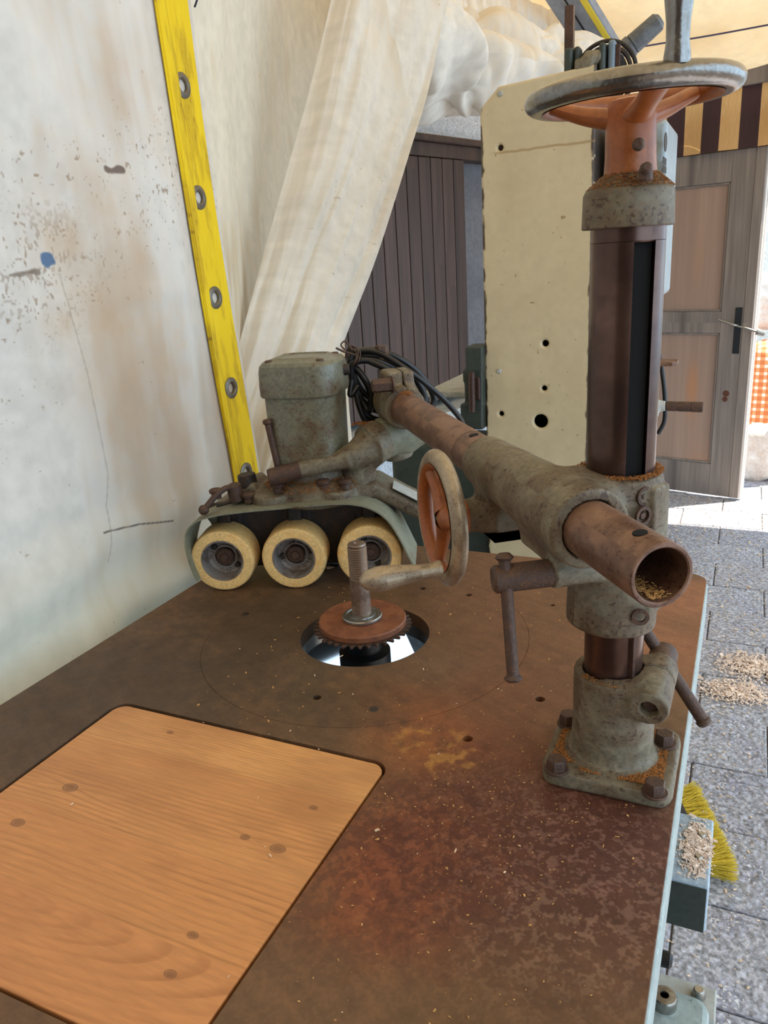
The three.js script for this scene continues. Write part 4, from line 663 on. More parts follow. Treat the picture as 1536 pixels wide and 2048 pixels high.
    const f = (x, y, z) => {
      let d = smin(s1(x, y, z), b(x, y, z), 0.03); d = smin(d, s0(x, y, z), 0.008); d = smin(d, flat(x, y, z), 0.006); d = smin(d, foot(x, y, z), 0.014);
      d = smin(d, smin(hub(x, y, z), neck(x, y, z), 0.02), 0.018); d = smin(d, clb(x, y, z), 0.01); d += 0.0009 * (noise(x * 80 + y * 50, z * 80 + 30, 0, 213) - 0.5);
      return Math.max(d, -bore(x, y, z));
    };
    const head = part('head_casting', cast(f, [-0.345, 1.04, -0.965], [-0.045, 1.245, -0.655], 0.0028), M.cast, pf);
    for (const [px, py] of [[1287, 992], [1284, 1031]]) { const q = at(px, py, 0.752), d = V(0.78, 0, 0.62).normalize(); part('screw', merge([lathe([[0.0098, 0.001], [0.0098, 0.004], [0.0066, 0.004], [0.0066, 0.001]], q.clone().addScaledVector(d, -0.001), q.clone().addScaledVector(d, 0.01), 24), rod(q.clone().addScaledVector(d, -0.006), q.clone().addScaledVector(d, 0.002), 0.0055, 0.0048, 6)]), M.bolt, head); }
    const q5 = at(1280, 1233, 0.782); part('screw', lathe([[0.0088, 0], [0.0088, 0.003], [0.005, 0.003], [0.005, 0]], q5, q5.clone().add(V(0.3, 0, 0.95).normalize()), 24), M.bolt, head);
    // arm clamp with its cross bar
    const c1 = at(985, 1165, 0.765), ca = cl0.clone().addScaledVector(AS, -0.01), cd = c1.clone().setY(c1.y + 0.003);
    const cross = at(1010, 1160, 0.758), k0 = at(1008, 1106, 0.758), k1 = at(1027, 1362, 0.765), cm = part('clamp_bolt', rod(cd, ca, 0.0142, 0.0142, 36, 0.0025), M.bolt, head);
    part('clamp_lever', merge([rod(k0, k1, 0.0062, 0.0062, 20), rod(k0.clone().lerp(k1, 0.06), k0, 0.0095, 0.0085, 24, 0.003), rod(k1.clone().lerp(k0, 0.05), k1.clone().lerp(k0, -0.002), 0.0088, 0.0092, 24, 0.0025)]), M.bolt, head);
    // the arm itself, open at the near end
    const arm = part('arm_tube', merge([tube(onArm(0), onArm(0.45), 0.0278, 0.0232, 64), lathe([[0.0278, 0], [0.0278, 0.49], [0, 0.49]], onArm(0.45), onArm(1), 64)]), M.armTube, pf);
    part('tube_inside', merge([rod(onArm(0.07), onArm(0.074), 0.0232, 0.0232, 40)]), M.dark, arm);
    const hs = [[0.028, 0.2], [0.43, 0.1]]; for (const [s, tw] of hs) part('cross_hole', rod(onArm(s, 0.004, 0.0268), onArm(s, 0.0042, 0.02805), 0.0062, 0.0062, 24, 0.0002), M.pit, arm);
    const rack = []; for (let k = 0; k < 40; k++) rack.push(box(-0.0045, 0.0045, -0.031, -0.0265, k * 0.0038, k * 0.0038 + 0.0022, 0.0004).applyMatrix4(new THREE.Matrix4().makeBasis(V().crossVectors(YUP, AU), YUP, AU).setPosition(onArm(0.008)).multiply(new THREE.Matrix4().makeRotationZ(-0.35))));
    part('rack_teeth', merge(rack), M.black, arm);
    // feed hand wheel under the barrel
    const wa = AS.clone(), wc = hx.clone().addScaledVector(AS, 0.047).add(V(0, 0.002, 0)), w = handWheel(wc, wa, 0.0725, 0.0118, [Math.PI * 0.06, Math.PI * 0.73, Math.PI * 1.4], hx.clone().addScaledVector(AS, 0.02), hx.clone().addScaledVector(AS, 0.05), 0.0165, M.rimOld);
    part('collar', rod(hx.clone().addScaledVector(AS, 0.016), hx.clone().addScaledVector(AS, 0.022), 0.0225, 0.0225, 36), M.orange, w.h);
    const hp = at(882, 1137, 0.905); grip(hp, AS.clone().add(V(0, -0.02, 0)), 0.098, 0.015, w.h, M.rimOld);
    part('shaft', merge([rod(hx.clone().addScaledVector(AS, -0.1), hx.clone().addScaledVector(AS, 0.0), 0.019, 0.019, 32), box(-0.03, 0.045, -0.03, -0.022, -0.02, 0.02, 0.002).applyMatrix4(new THREE.Matrix4().makeBasis(AU, YUP, AS).setPosition(hx.clone().addScaledVector(AS, -0.03)))]), M.dark, w.h);
  }
  // clamp at the far end and the swivel elbow down to the gear box
  {
    const ce = onArm(0.86), b = dCyl(onArm(0.80), onArm(0.90), 0.038, 0.038, 0.004), ears = dBox(onArm(0.855, 0.0, 0.034), 0.03, 0.028, 0.026, 0.008, AU, YUP, AS), slot = dBox(onArm(0.85, -0.004, 0.056), 0.08, 0.036, 0.0014, 0.0003, AU, YUP, AS);
    const down = dCyl(onArm(0.87, 0.012, -0.03), onArm(0.87, 0.0, -0.105), 0.03, 0.028, 0.006);
    const f = (x, y, z) => Math.max(smin(smin(b(x, y, z), ears(x, y, z), 0.016), down(x, y, z), 0.014), -slot(x, y, z));
    const c = part('arm_clamp', cast(f, [-0.69, 1.05, -1.43], [-0.47, 1.27, -1.16], 0.003), M.cast, pf);
    const e0 = at(752, 772, 1.33); part('bolt', hexBolt(e0.clone().addScaledVector(AS, -0.03), AS, 0.0125, 0.034, 0.015), M.bolt, c);
    part('bolt', merge([hexBolt(at(764, 708, 1.45), V(0, 1, 0), 0.0125, 0.013, 0.014), rod(at(770, 790, 1.43), at(764, 708, 1.45), 0.008, 0.008, 14)]), M.bolt, c);
    // elbow
    const p0 = F(0.02, 0.222, -0.02), p1 = F(0.112, 0.236, -0.035), p2 = F(0.155, 0.252, -0.07), p3 = F(0.185, 0.262, -0.1), p4 = F(0.255, 0.282, -0.12);
    const g1 = dCyl(p0, p1, 0.0155, 0.0175, 0.003), g2 = dCyl(p1, p2, 0.0185, 0.036, 0.006), base = dCyl(F(0.115, 0.15, -0.08), F(0.13, 0.235, -0.08), 0.036, 0.03, 0.006), g3 = dCyl(p2.clone().lerp(p1, 0.2), p2.clone().lerp(p3, 0.5), 0.039, 0.0385, 0.003);
    const el = part('swivel_elbow', cast((x, y, z) => smin(smin(smin(g1(x, y, z), g2(x, y, z), 0.02), g3(x, y, z), 0.008), base(x, y, z), 0.02), [-0.76, 1.0, -1.36], [-0.5, 1.17, -1.1], 0.003), M.cast, pf);
    const h1 = dCyl(p2.clone().lerp(p3, 0.55), p4, 0.0385, 0.033, 0.004), h2 = dCyl(p4.clone().lerp(p3, 0.4), onArm(0.87, 0, -0.075), 0.032, 0.03, 0.004);
    part('swivel_knuckle', cast((x, y, z) => smin(h1(x, y, z), h2(x, y, z), 0.025), [-0.68, 1.06, -1.44], [-0.46, 1.2, -1.16], 0.003), M.castPale, pf);
    part('clamp_bolt', rod(F(-0.03, 0.213, -0.01), F(0.028, 0.223, -0.021), 0.0158, 0.0165, 30, 0.002), M.bolt, el);
    part('clamp_lever', merge([rod(F(-0.026, 0.313, -0.03), F(-0.012, 0.205, -0.028), 0.006, 0.0062, 18), rod(F(-0.0262, 0.315, -0.03), F(-0.025, 0.306, -0.03), 0.0085, 0.0085, 18, 0.002)]), M.bolt, el);
  }
  // motor
  {
    const mc = [0.038, -0.085];
    const sup = (hw, a, rot) => { const k = 3.4, c = Math.cos(a + rot), s = Math.sin(a + rot), r = hw * 1.0 / Math.pow(Math.pow(Math.abs(c), k) + Math.pow(Math.abs(s), k), 1 / k); return r; };
    const body = (prof, rot, rib) => sheet(96, prof.length - 1, (u, v) => { const i = Math.round(v * (prof.length - 1)), [hw, y] = prof[i], a = -u * Math.PI * 2; let r = sup(hw, a, rot); r *= 1 + rib * Math.exp(-Math.pow((((a + rot) / (Math.PI / 2) % 1 + 1) % 1 - 0.5) / 0.12, 2)); return F(mc[0] + Math.cos(a) * r, y, mc[1] + Math.sin(a) * r); });
    const mot = part('motor', creased(body([[0.0, 0.216], [0.054, 0.216], [0.061, 0.219], [0.064, 0.228], [0.0655, 0.245], [0.0665, 0.30], [0.0675, 0.357]], -0.15, 0.02), 0.5), M.motor, pf);
    part('motor_cap', creased(body([[0.066, 0.3525], [0.0715, 0.3515], [0.0728, 0.354], [0.0732, 0.37], [0.0722, 0.395], [0.0703, 0.405], [0.065, 0.411], [0.05, 0.4145], [0.045, 0.4175], [0.042, 0.4175], [0.040, 0.415], [0.0, 0.4165]], -0.15, 0.035), 0.5), M.motor, mot);
    for (const a of [0.94, 2.51, 4.08, 5.65]) part('cap_lug', rod(F(mc[0] + Math.cos(a) * 0.066, 0.404, mc[1] + Math.sin(a) * 0.066), F(mc[0] + Math.cos(a) * 0.066, 0.4155, mc[1] + Math.sin(a) * 0.066), 0.0085, 0.0075, 16, 0.002), M.bolt, mot);
    part('motor_foot', rod(F(mc[0] + 0.01, 0.17, mc[1]), F(mc[0], 0.212, mc[1]), 0.062, 0.058, 40, 0.004), M.cast, mot);
    //part('name_plate', local(box(-0.016, 0.016, -0.03, 0.03, -0.0008, 0.0008, 0.0004).rotateY(1.05).translate(mc[0] + 0.066, 0.285, mc[1] + 0.037)), M.castPale, mot);
    part('cable_gland', local(mergeGeometries([boxUV(rod(V(mc[0] + 0.055, 0.385, mc[1] + 0.0), V(mc[0] + 0.082, 0.388, mc[1] - 0.004), 0.011, 0.01, 20))])), M.dark, mot);
  }
  // gear box over the wheels
  {
    const b0 = dBox(V(0.03, 0.105, -0.13), 0.155, 0.045, 0.048, 0.012), b1 = dBox(V(0.045, 0.168, -0.095), 0.10, 0.016, 0.05, 0.014), dome = dCyl(V(0.045, 0.15, -0.085), V(0.045, 0.196, -0.085), 0.088, 0.07, 0.014), sl = dBox(V(0.20, 0.142, -0.1), 0.065, 0.014, 0.05, 0.01, V(0.86, -0.5, 0), V(0.5, 0.86, 0), V(0, 0, 1)), sl2 = dBox(V(-0.115, 0.15, -0.1), 0.06, 0.016, 0.045, 0.01, V(0.85, 0.52, 0), V(-0.52, 0.85, 0), V(0, 0, 1)), bs1 = dCyl(V(0.085, 0.158, -0.036), V(0.085, 0.184, -0.034), 0.034, 0.031, 0.005), bs2 = dCyl(V(-0.035, 0.158, -0.038), V(-0.035, 0.18, -0.036), 0.036, 0.033, 0.005);
    const f = (x, y, z) => { let d = smin(b0(x, y, z), b1(x, y, z), 0.03); d = smin(d, dome(x, y, z), 0.03); d = smin(d, smin(sl(x, y, z), sl2(x, y, z), 0.01), 0.02); d = smin(d, smin(bs1(x, y, z), bs2(x, y, z), 0.006), 0.008); return d + 0.0008 * (noise(x * 90, z * 90 + y * 60, 0, 215) - 0.5); };
    const gb = part('gear_box', local(cast(f, [-0.2, 0.05, -0.18], [0.28, 0.215, 0.02], 0.0034)), M.cast, pf);
    for (const [x, n, h] of [[0.066, -0.02, 0.197], [0.104, -0.025, 0.195], [-0.02, -0.03, 0.192], [-0.132, -0.02, 0.188], [-0.075, -0.03, 0.175]]) { part('cap_nut', lathe([[0, 0], [0.009, 0], [0.009, 0.009], [0.012, 0.011], [0.0125, 0.016], [0.01, 0.018], [0.004, 0.0185], [0.003, 0.017], [0, 0.017]], F(x, h - 0.012, n), F(x, h, n), 26), M.bolt, gb); }
    part('data_plate', local(box(-0.032, 0.032, -0.0008, 0.0008, -0.025, 0.025, 0.0004).rotateZ(-0.53).translate(0.215, 0.157, -0.075)), M.lipGrey, gb, 'worn pale data plate');
    const k0 = F(-0.112, 0.192, -0.02), k1 = F(-0.151, 0.1625, 0.005);
    part('gib_lever', merge([curve([F(-0.105, 0.18, -0.035), F(-0.11, 0.193, -0.028), F(-0.125, 0.188, -0.012), k1], 0.0055, 24, 10), new THREE.SphereGeometry(0.0095, 20, 14).translate(k1.x, k1.y, k1.z), rod(F(-0.1, 0.165, -0.04), F(-0.103, 0.196, -0.036), 0.015, 0.013, 24)]), M.bolt, gb);
    part('knurled_nut', merge([rod(F(-0.085, 0.18, -0.075), F(-0.087, 0.205, -0.075), 0.018, 0.017, 24), local(box(-0.17, -0.06, -0.004, 0.004, -0.1, -0.05, 0.003).rotateZ(0.35).translate(0.02, 0.205, 0))]), M.dark, gb);
    for (const x of [-0.132, 0.002, 0.142]) part('swing_arm', local(merge([box(x - 0.028, x + 0.028, 0.05, 0.15, -0.085, -0.064, 0.006), box(x - 0.012, x + 0.012, 0.08, 0.158, -0.06, -0.045, 0.004)])), M.dark, gb);
    part('shade_plate', local(box(-0.165, 0.19, 0.022, 0.152, -0.074, -0.067, 0.003)), M.dark, gb);  // dark plate added to stand for the shade under the guard
  }
  // bent sheet guard over the wheels
  {
    const c = new THREE.CatmullRomCurve3([[-0.176, 0.03], [-0.184, 0.06], [-0.188, 0.1], [-0.182, 0.127], [-0.165, 0.143], [-0.13, 0.153], [-0.08, 0.1585], [0, 0.163], [0.07, 0.1665], [0.115, 0.1655], [0.15, 0.156], [0.175, 0.138], [0.193, 0.11], [0.208, 0.075], [0.2225, 0.04]].map(([x, y]) => V(x, y, 0)), false, 'centripetal'), N = 120, dep = (u) => 0.03 + 0.075 * smooth(0.02, 0.25, u) + 0.03 * smooth(0.6, 0.85, u);
    const skin = (o) => sheet(N, 10, (u, v) => { const p = c.getPoint(u), t = c.getTangent(u); return F(p.x - t.y * o, p.y + t.x * o - 0.004 * v, 0.02 - dep(u) * v); });
    const rim = (v) => sheet(N, 1, (u, w) => { const p = c.getPoint(u), t = c.getTangent(u), o = w * 0.0026; return F(p.x - t.y * o, p.y + t.x * o - 0.004 * v, 0.02 - dep(u) * v); });
    part('wheel_guard', merge([skin(0), skin(0.0026), rim(0), rim(1)]), M.castPale, pf, 'pale green bent sheet guard');
  }
  // three drive wheels
  [-0.132, 0.002, 0.142].forEach((x, k) => {
    const w = new THREE.Group(); w.name = 'drive_wheel'; pf.add(w);
    const a = F(x, 0.0602, -0.062), b = F(x, 0.0602, 0), R = 0.0598;
    part('tyre', lathe([[0.0395, 0.002], [0.0395, 0.06], [0.0405, 0.0617], [0.0545, 0.062], [0.0575, 0.0605], [R, 0.056], [R, 0.006], [0.0575, 0.001], [0.0395, 0.0]], a, b, 72), M.rubber, w, 'cream rubber tyre');
    part('wheel_hub', lathe([[0, 0.03], [0.03, 0.03], [0.0345, 0.032], [0.036, 0.0585], [0.0375, 0.0612], [0.0398, 0.0612], [0.0398, 0.0]], a, b, 64), M.hub, w);
    const fw = (r, t, y) => F(x + Math.cos(t) * r, 0.0602 + Math.sin(t) * r, y);
    const hg = [lathe([[0.02, 0.028], [0.02, 0.036], [0.0225, 0.036], [0.0225, 0.028]], a, b, 48)];
    for (let q = 0; q < 3; q++) { const t = q * 2.094 + 0.6 + k * 0.9; hg.push(rod(fw(0.0215, t, -0.032), fw(0.0355, t, -0.032), 0.0022, 0.0022, 8), rod(fw(0.0215, t, -0.029), fw(0.0355, t, -0.029), 0.0022, 0.0022, 8)); }
    part('hub_rib', merge(hg), M.hub, w);
    part('axle_nut', merge([lathe([[0, 0.026], [0.0165, 0.026], [0.0165, 0.04], [0.014, 0.0425], [0, 0.0425]], a, b, 30), lathe([[0, 0.04], [0.0075, 0.04], [0.0075, 0.047], [0.006, 0.0485], [0, 0.0485]], a, b, 20)]), M.bolt, w);
    for (let q = 0; q < 2; q++) { const t = q * Math.PI + [2.4, 3.3, 2.0][k]; part('hub_bolt', rod(fw(0.0272, t, -0.034), fw(0.0272, t, -0.024), 0.0056, 0.005, 14), M.dark, w); }
  });
  settle(pf, V(PC.x, TABLE, PC.z));
}
// coil of black cable hanging on the clamp, tied with wire
{
  const cb = thing('power_cable', 'coil of black rubber cable tied with wire between motor and arm', 'cable');
  const loop = (pts, r = 0.0066, closed = true) => part('cable_turn', curve(pts.map((p) => at(...p)), r, 90, 10, closed), M.cable, cb);
  loop([[703, 712, 1.45], [745, 700, 1.46], [800, 718, 1.47], [845, 755, 1.49], [868, 800, 1.5], [850, 826, 1.5], [800, 815, 1.49], [745, 800, 1.48], [712, 760, 1.46]]);
  loop([[704, 720, 1.455], [750, 712, 1.45], [800, 732, 1.46], [836, 765, 1.485], [850, 805, 1.49], [828, 832, 1.49], [780, 826, 1.485], [735, 812, 1.475], [708, 770, 1.46]]);
  loop([[706, 728, 1.44], [748, 722, 1.44], [792, 738, 1.45], [822, 764, 1.475], [826, 800, 1.485], [790, 838, 1.485], [742, 836, 1.475], [716, 800, 1.465]]);
  loop([[702, 716, 1.465], [752, 728, 1.435], [796, 752, 1.445], [812, 786, 1.48], [776, 846, 1.48], [738, 848, 1.47], [710, 780, 1.46]]);
  loop([[708, 735, 1.45], [730, 760, 1.45], [742, 790, 1.46], [738, 822, 1.47], [722, 800, 1.47], [706, 770, 1.46]]);
  loop([[700, 706, 1.45], [748, 703, 1.44], [812, 738, 1.44], [862, 776, 1.46], [905, 818, 1.5], [926, 850, 1.54], [930, 900, 1.58]], 0.0055, false);
  loop([[690, 732, 1.45], [703, 752, 1.45], [701, 790, 1.45], [716, 772, 1.455]], 0.0058, false);
  part('wire_tie', merge([[0, 0], [4, 3], [-3, 5]].map(([dx, dy]) => curve([[700 + dx, 692 + dy, 1.44], [716 + dx, 700 + dy, 1.43], [712 + dx, 722 + dy, 1.43], [698 + dx, 728 + dy, 1.45], [694 + dx, 708 + dy, 1.45]].map((p) => at(...p)), 0.0013, 40, 6, true)).concat([curve([at(672, 696, 1.42), at(690, 704, 1.425), at(712, 710, 1.43)], 0.002, 12, 6), curve([at(704, 700, 1.43), at(690, 682, 1.43), at(682, 690, 1.43), at(690, 700, 1.43)], 0.0016, 20, 6)])), M.bolt, cb, 'rusty wire tie');
  settle(cb, at(770, 840, 1.48));
}
// ================================================================ THE CREAM MACHINE BEHIND
const MZ = -1.9;
const mz = (px, py, dz = 0) => onZ(px, py, MZ + dz);
{
  const mc = thing('band_saw', 'tall machine with a chipped cream sheet metal column, rods and levers, behind the moulder table', 'machine');
  const xl = -0.6, xr = -0.337, yt = 1.81, y0 = 0.02;
  const cw = xr - xl, ch = yt - y0;
  const cream = std({ roughness: 0.42, map: tex(512, 1536, (u, v) => {
    const x = u * cw, y = v * ch, n = fbm(x * 14, y * 14, 4, 0, 221), g = fbm(x * 70, y * 70, 3, 0, 223), st = fbm(x * 30, y * 2.5, 3, 0, 225);
    let c = mix3([206, 190, 156], [188, 170, 136], n * 0.7 + st * 0.3); const k = 1 + (g - 0.5) * 0.06; c = [c[0] * k, c[1] * k, c[2] * k];
    const e = Math.min(x, cw - x), ce = fbm(x * 60 + 7, y * 38, 3, 0, 227); c = mix3(c, [66, 50, 34], smooth(0.007, 0.001, e - 0.012 * (ce - 0.42)) * (ce > 0.4 ? 1 : 0.15));
    c = mix3(c, [132, 104, 70], smooth(0.955, 0.985, noise(x * 110, y * 90, 0, 229)) * 0.7);
    const wl = Math.abs(y - (1.66 - y0) - 0.006 * (fbm(x * 30, 2, 2, 0, 230) - 0.5)); c = mix3(c, [148, 118, 76], smooth(0.004, 0.001, wl) * smooth(0.02, 0.05, x) * 0.6);
    return c;
  }, { wrap: false }) });
  const hs = [[1000, 295, 0.0065], [1090, 687, 0.008], [1088, 777, 0.0065], [1002, 828, 0.0062], [1081, 843, 0.0175]].map(([a, b, r]) => { const q = mz(a, b); return hole(q.x, q.y, r); });
  const g = extrude([[xl, y0], [xr, y0], [xr, yt + 0.002], [xl + 0.045, yt - 0.012], [xl + 0.004, yt - 0.05], [xl, yt - 0.065]], 0.016, { holes: hs, bevel: 0.006, bs: 3 }).translate(0, 0, MZ - 0.016);
  { const p = g.attributes.position, uv = new Float32Array(p.count * 2); for (let i = 0; i < p.count; i++) { uv[i * 2] = (p.getX(i) - xl) / cw; uv[i * 2 + 1] = (p.getY(i) - y0) / ch; } g.setAttribute('uv', new THREE.BufferAttribute(uv, 2)); }
  const pan = part('column_cover', g, cream, mc, 'chipped cream painted cover', true);
  for (const [px, py] of [[1000, 187], [998, 742]]) { const q = mz(px, py); part('screw', rod(q.clone().add(V(0, 0, -0.004)), q.clone().add(V(0, 0, 0.004)), 0.0075, 0.006, 20), M.lipGrey, pan); }
  part('column', merge([box(xl + 0.004, xl + 0.03, y0, yt - 0.08, MZ - 0.2, MZ - 0.014), box(xr - 0.02, xr, y0, yt - 0.02, MZ - 0.2, MZ - 0.014), box(xl + 0.004, xr, y0, yt - 0.06, MZ - 0.21, MZ - 0.19)]), M.dark, mc);
  // pale blue grey box on its right flank, with small labels
  const b0 = mz(1216, 250, -0.05), b1 = mz(1319, 600, -0.05), bz = MZ - 0.31;
  const bx = part('switch_box', box(b0.x, b1.x, b1.y, b0.y, bz, MZ - 0.05, 0.014), M.greyBox, mc, 'pale blue grey box');
  const onSide = (px, py) => { const r = rayOf(px, py), t = b1.x / r.x; return CAM.clone().addScaledVector(r, t); };
  const oc = onSide(1331, 284), ov = new THREE.Shape(), lab = []; ov.absellipse(0, 0, 0.028, 0.019, 0, Math.PI * 2);
  part('oval_badge', new THREE.ExtrudeGeometry(ov, { depth: 0.0014, bevelEnabled: false }).rotateY(Math.PI / 2).translate(b1.x - 0.0004, oc.y, oc.z), M.dark, bx);
  for (const [px, py] of [[1329, 322], [1329, 338]]) { const q = onSide(px, py); for (let k = 0; k < 3; k++) lab.push(box(b1.x - 0.0005, b1.x + 0.0008, q.y - 0.007, q.y + 0.007, q.z - 0.034 + k * 0.024, q.z - 0.016 + k * 0.024, 0.0003)); }
  part('label_print', merge(lab), M.dark, bx);
  // guide rods, flat plate and lever on the right
  const r0 = mz(1312, 690), r1 = mz(1308, 960);
  part('guide_rod', rod(V(-0.188, 0.6, MZ), V(-0.188, r0.y + 0.05, MZ), 0.011, 0.011, 24), M.lipGrey, mc);
  part('hose', curve([at(1316, 600, 1.95), at(1316, 690, 1.95), at(1324, 740, 1.94), at(1330, 800, 1.94), at(1328, 845, 1.95), at(1316, 868, 1.96)], 0.0055, 40, 8), M.black, mc);
  { const p = mz(1355, 728), q = mz(1305, 728), s = new THREE.Shape([[q.x - 0.02, -0.03], [p.x - 0.01, -0.03], [p.x, -0.02], [p.x, 0.02], [p.x - 0.01, 0.03], [q.x - 0.02, 0.03]].map(([x, y]) => new THREE.Vector2(x, y))); part('stop_plate', new THREE.ExtrudeGeometry(s, { depth: 0.007, bevelEnabled: true, bevelSize: 0.001, bevelThickness: 0.001 }).rotateX(-Math.PI / 2).translate(0, p.y, MZ), M.armTube, mc); part('stop_post', box(q.x - 0.008, q.x + 0.006, p.y - 0.03, p.y + 0.035, MZ - 0.008, MZ + 0.008), M.lipGrey, mc); }
  { const a = mz(1305, 812), b = mz(1332, 812), c = mz(1396, 814), lv = part('lever_boss', cast((x, y, z) => smin(dCyl(a, b, 0.014, 0.012, 0.004)(x, y, z), dBox(V(a.x, a.y - 0.008, MZ), 0.014, 0.02, 0.014, 0.005)(x, y, z), 0.01), [a.x - 0.03, a.y - 0.04, MZ - 0.03], [b.x + 0.02, b.y + 0.03, MZ + 0.03], 0.003), M.lipGrey, mc); part('lever_grip', lathe([[0, 0], [0.0105, 0], [0.0115, 0.004], [0.0115, 0.024], [0.0105, 0.026], [0.0118, 0.028], [0.0118, 0.052], [0.0108, 0.054], [0.0122, 0.056], [0.0122, 0.078], [0.011, 0.081], [0.0, 0.081]], b, c, 26), M.bolt, lv); }
  // fork plates, bar and lever on top
  const plate = (px0, px1, py0, py1, dz, mt = M.darkGreen) => { const a = mz(px0, py1, dz), b = mz(px1, py0, dz); return part('fork_plate', box(a.x, b.x, a.y, b.y, MZ + dz - 0.035, MZ + dz, 0.0075), mt, mc); };
  plate(1127, 1145, 92, 158, -0.01); plate(1146, 1160, 90, 158, -0.02); plate(1196, 1211, 82, 150, -0.01); plate(1214, 1231, 76, 150, -0.02, M.blueGrey);
  { const a = mz(1139, 12, -0.03), b = mz(1138, 150, -0.03); part('upright_bar', box(b.x - 0.0095, b.x + 0.0095, b.y, a.y, MZ - 0.04, MZ - 0.022, 0.001), M.steel, mc); const c = mz(1238, 88, -0.03); part('upright_bar', box(c.x - 0.006, c.x + 0.003, c.y - 0.06, c.y, MZ - 0.04, MZ - 0.025, 0.001), M.steel, mc); }
  { const c = mz(1210, 150, -0.06), t = [0.066, 0.055].map((r) => new THREE.TorusGeometry(r, 0.0045, 10, 60).translate(c.x, c.y, c.z)); part('pulley', merge(t.concat([rod(c.clone().add(V(-0.004, 0, -0.01)), c.clone().add(V(0, 0, 0.01)), 0.05, 0.05, 36)])), M.dark, mc); }
  part('casting', cast((x, y, z) => { const a = mz(1170, 118, -0.02), b = mz(1205, 112, -0.02); return smin(dCyl(a, b, 0.016, 0.013, 0.005)(x, y, z), dBox(V(a.x, a.y - 0.012, a.z), 0.02, 0.012, 0.02, 0.006)(x, y, z), 0.015); }, [-0.46, 1.75, -1.97], [-0.28, 1.9, -1.87], 0.004), M.cast, mc);
  { const a = at(1190, 150, 1.78), b = at(1272, 84, 1.75), c = at(1322, 38, 1.72); part('lever_rod', rod(a, b.clone().lerp(c, 0.2), 0.011, 0.011, 24), M.rim, mc); part('lever_grip', merge([rod(b.clone().lerp(a, 0.15), c, 0.0225, 0.0205, 30, 0.009), lathe([[0.014, 0], [0.024, 0], [0.024, 0.012], [0.014, 0.012]], b.clone().lerp(a, 0.22), c, 30)]), mottled([104, 108, 112], [84, 86, 88], { size: 0.1, roughness: 0.5, s: 231, px: 256 }), mc, 'grey lever grip'); }
  // dark cast bed and its clamp on the left
  const bd0 = mz(800, 868, -0.04), bd1 = mz(962, 1090, -0.04);
  part('bed', box(bd0.x - 0.04, xl + 0.01, 0.02, bd0.y - 0.02, MZ - 0.24, MZ - 0.04, 0.03), M.darkGreen, mc);
  part('bed_plate', box(mz(850, 800, -0.1).x, xl + 0.01, 1.065, 1.085, MZ - 0.5, MZ - 0.1, 0.006), M.lipGrey, mc);
  { const P = [[[932, 692], [966, 740]], [[926, 738], [966, 765]], [[930, 765], [966, 812]], [[922, 808], [966, 858]]]; const fs = P.map(([[ax, ay], [bx2, by]]) => { const a = mz(ax, by, 0.02), b = mz(bx2, ay, 0.02); return dBox(V((a.x + b.x) / 2, (a.y + b.y) / 2, MZ - 0.01), (b.x - a.x) / 2, (b.y - a.y) / 2, 0.035, 0.006); }); part('clamp_bracket', cast((x, y, z) => { let d = fs[0](x, y, z); for (const q of fs.slice(1)) d = smin(d, q(x, y, z), 0.008); return d; }, [-0.68, 0.98, -1.96], [-0.55, 1.26, -1.85], 0.003), M.darkGreen, mc); const a = mz(944, 750, 0.03), b = mz(944, 800, 0.03); part('roller', merge([box(a.x - 0.012, a.x + 0.02, b.y, a.y - 0.005, MZ + 0.02, MZ + 0.032, 0.004), rod(a.clone().add(V(0.004, 0.01, 0.012)), b.clone().add(V(0.004, -0.03, 0.012)), 0.008, 0.008, 16)]), M.steel, mc); }
  settle(mc, V(-0.47, 0, MZ));
}
// ================================================================ SAWDUST, SHAVINGS AND CHIPS
const flake = new THREE.BoxGeometry(1, 0.18, 0.45);
function scatter(name, label, N, place, mat, s0, s1, category = 'sawdust') {
  const im = new THREE.InstancedMesh(flake, mat, N), o = new THREE.Object3D();
  for (let i = 0; i < N; i++) { const p = place(i); o.position.copy(p); o.rotation.set(rr(-0.5, 0.5), rr(0, 6.3), rr(-0.5, 0.5)); const s = rr(s0, s1) * (rnd() < 0.08 ? 1.8 : 1); o.scale.set(s, s * rr(0.6, 1.2), s * rr(0.5, 1.4)); o.updateMatrix(); im.setMatrixAt(i, o.matrix); im.setColorAt(i, new THREE.Color().setScalar(rr(0.7, 1.15))); }
  im.name = numbered(name); im.castShadow = im.receiveShadow = true; im.userData = { label, category, kind: 'stuff' }; scene.add(im); return im;
}
const gauss = () => (rnd() + rnd() + rnd() - 1.5) / 1.5;
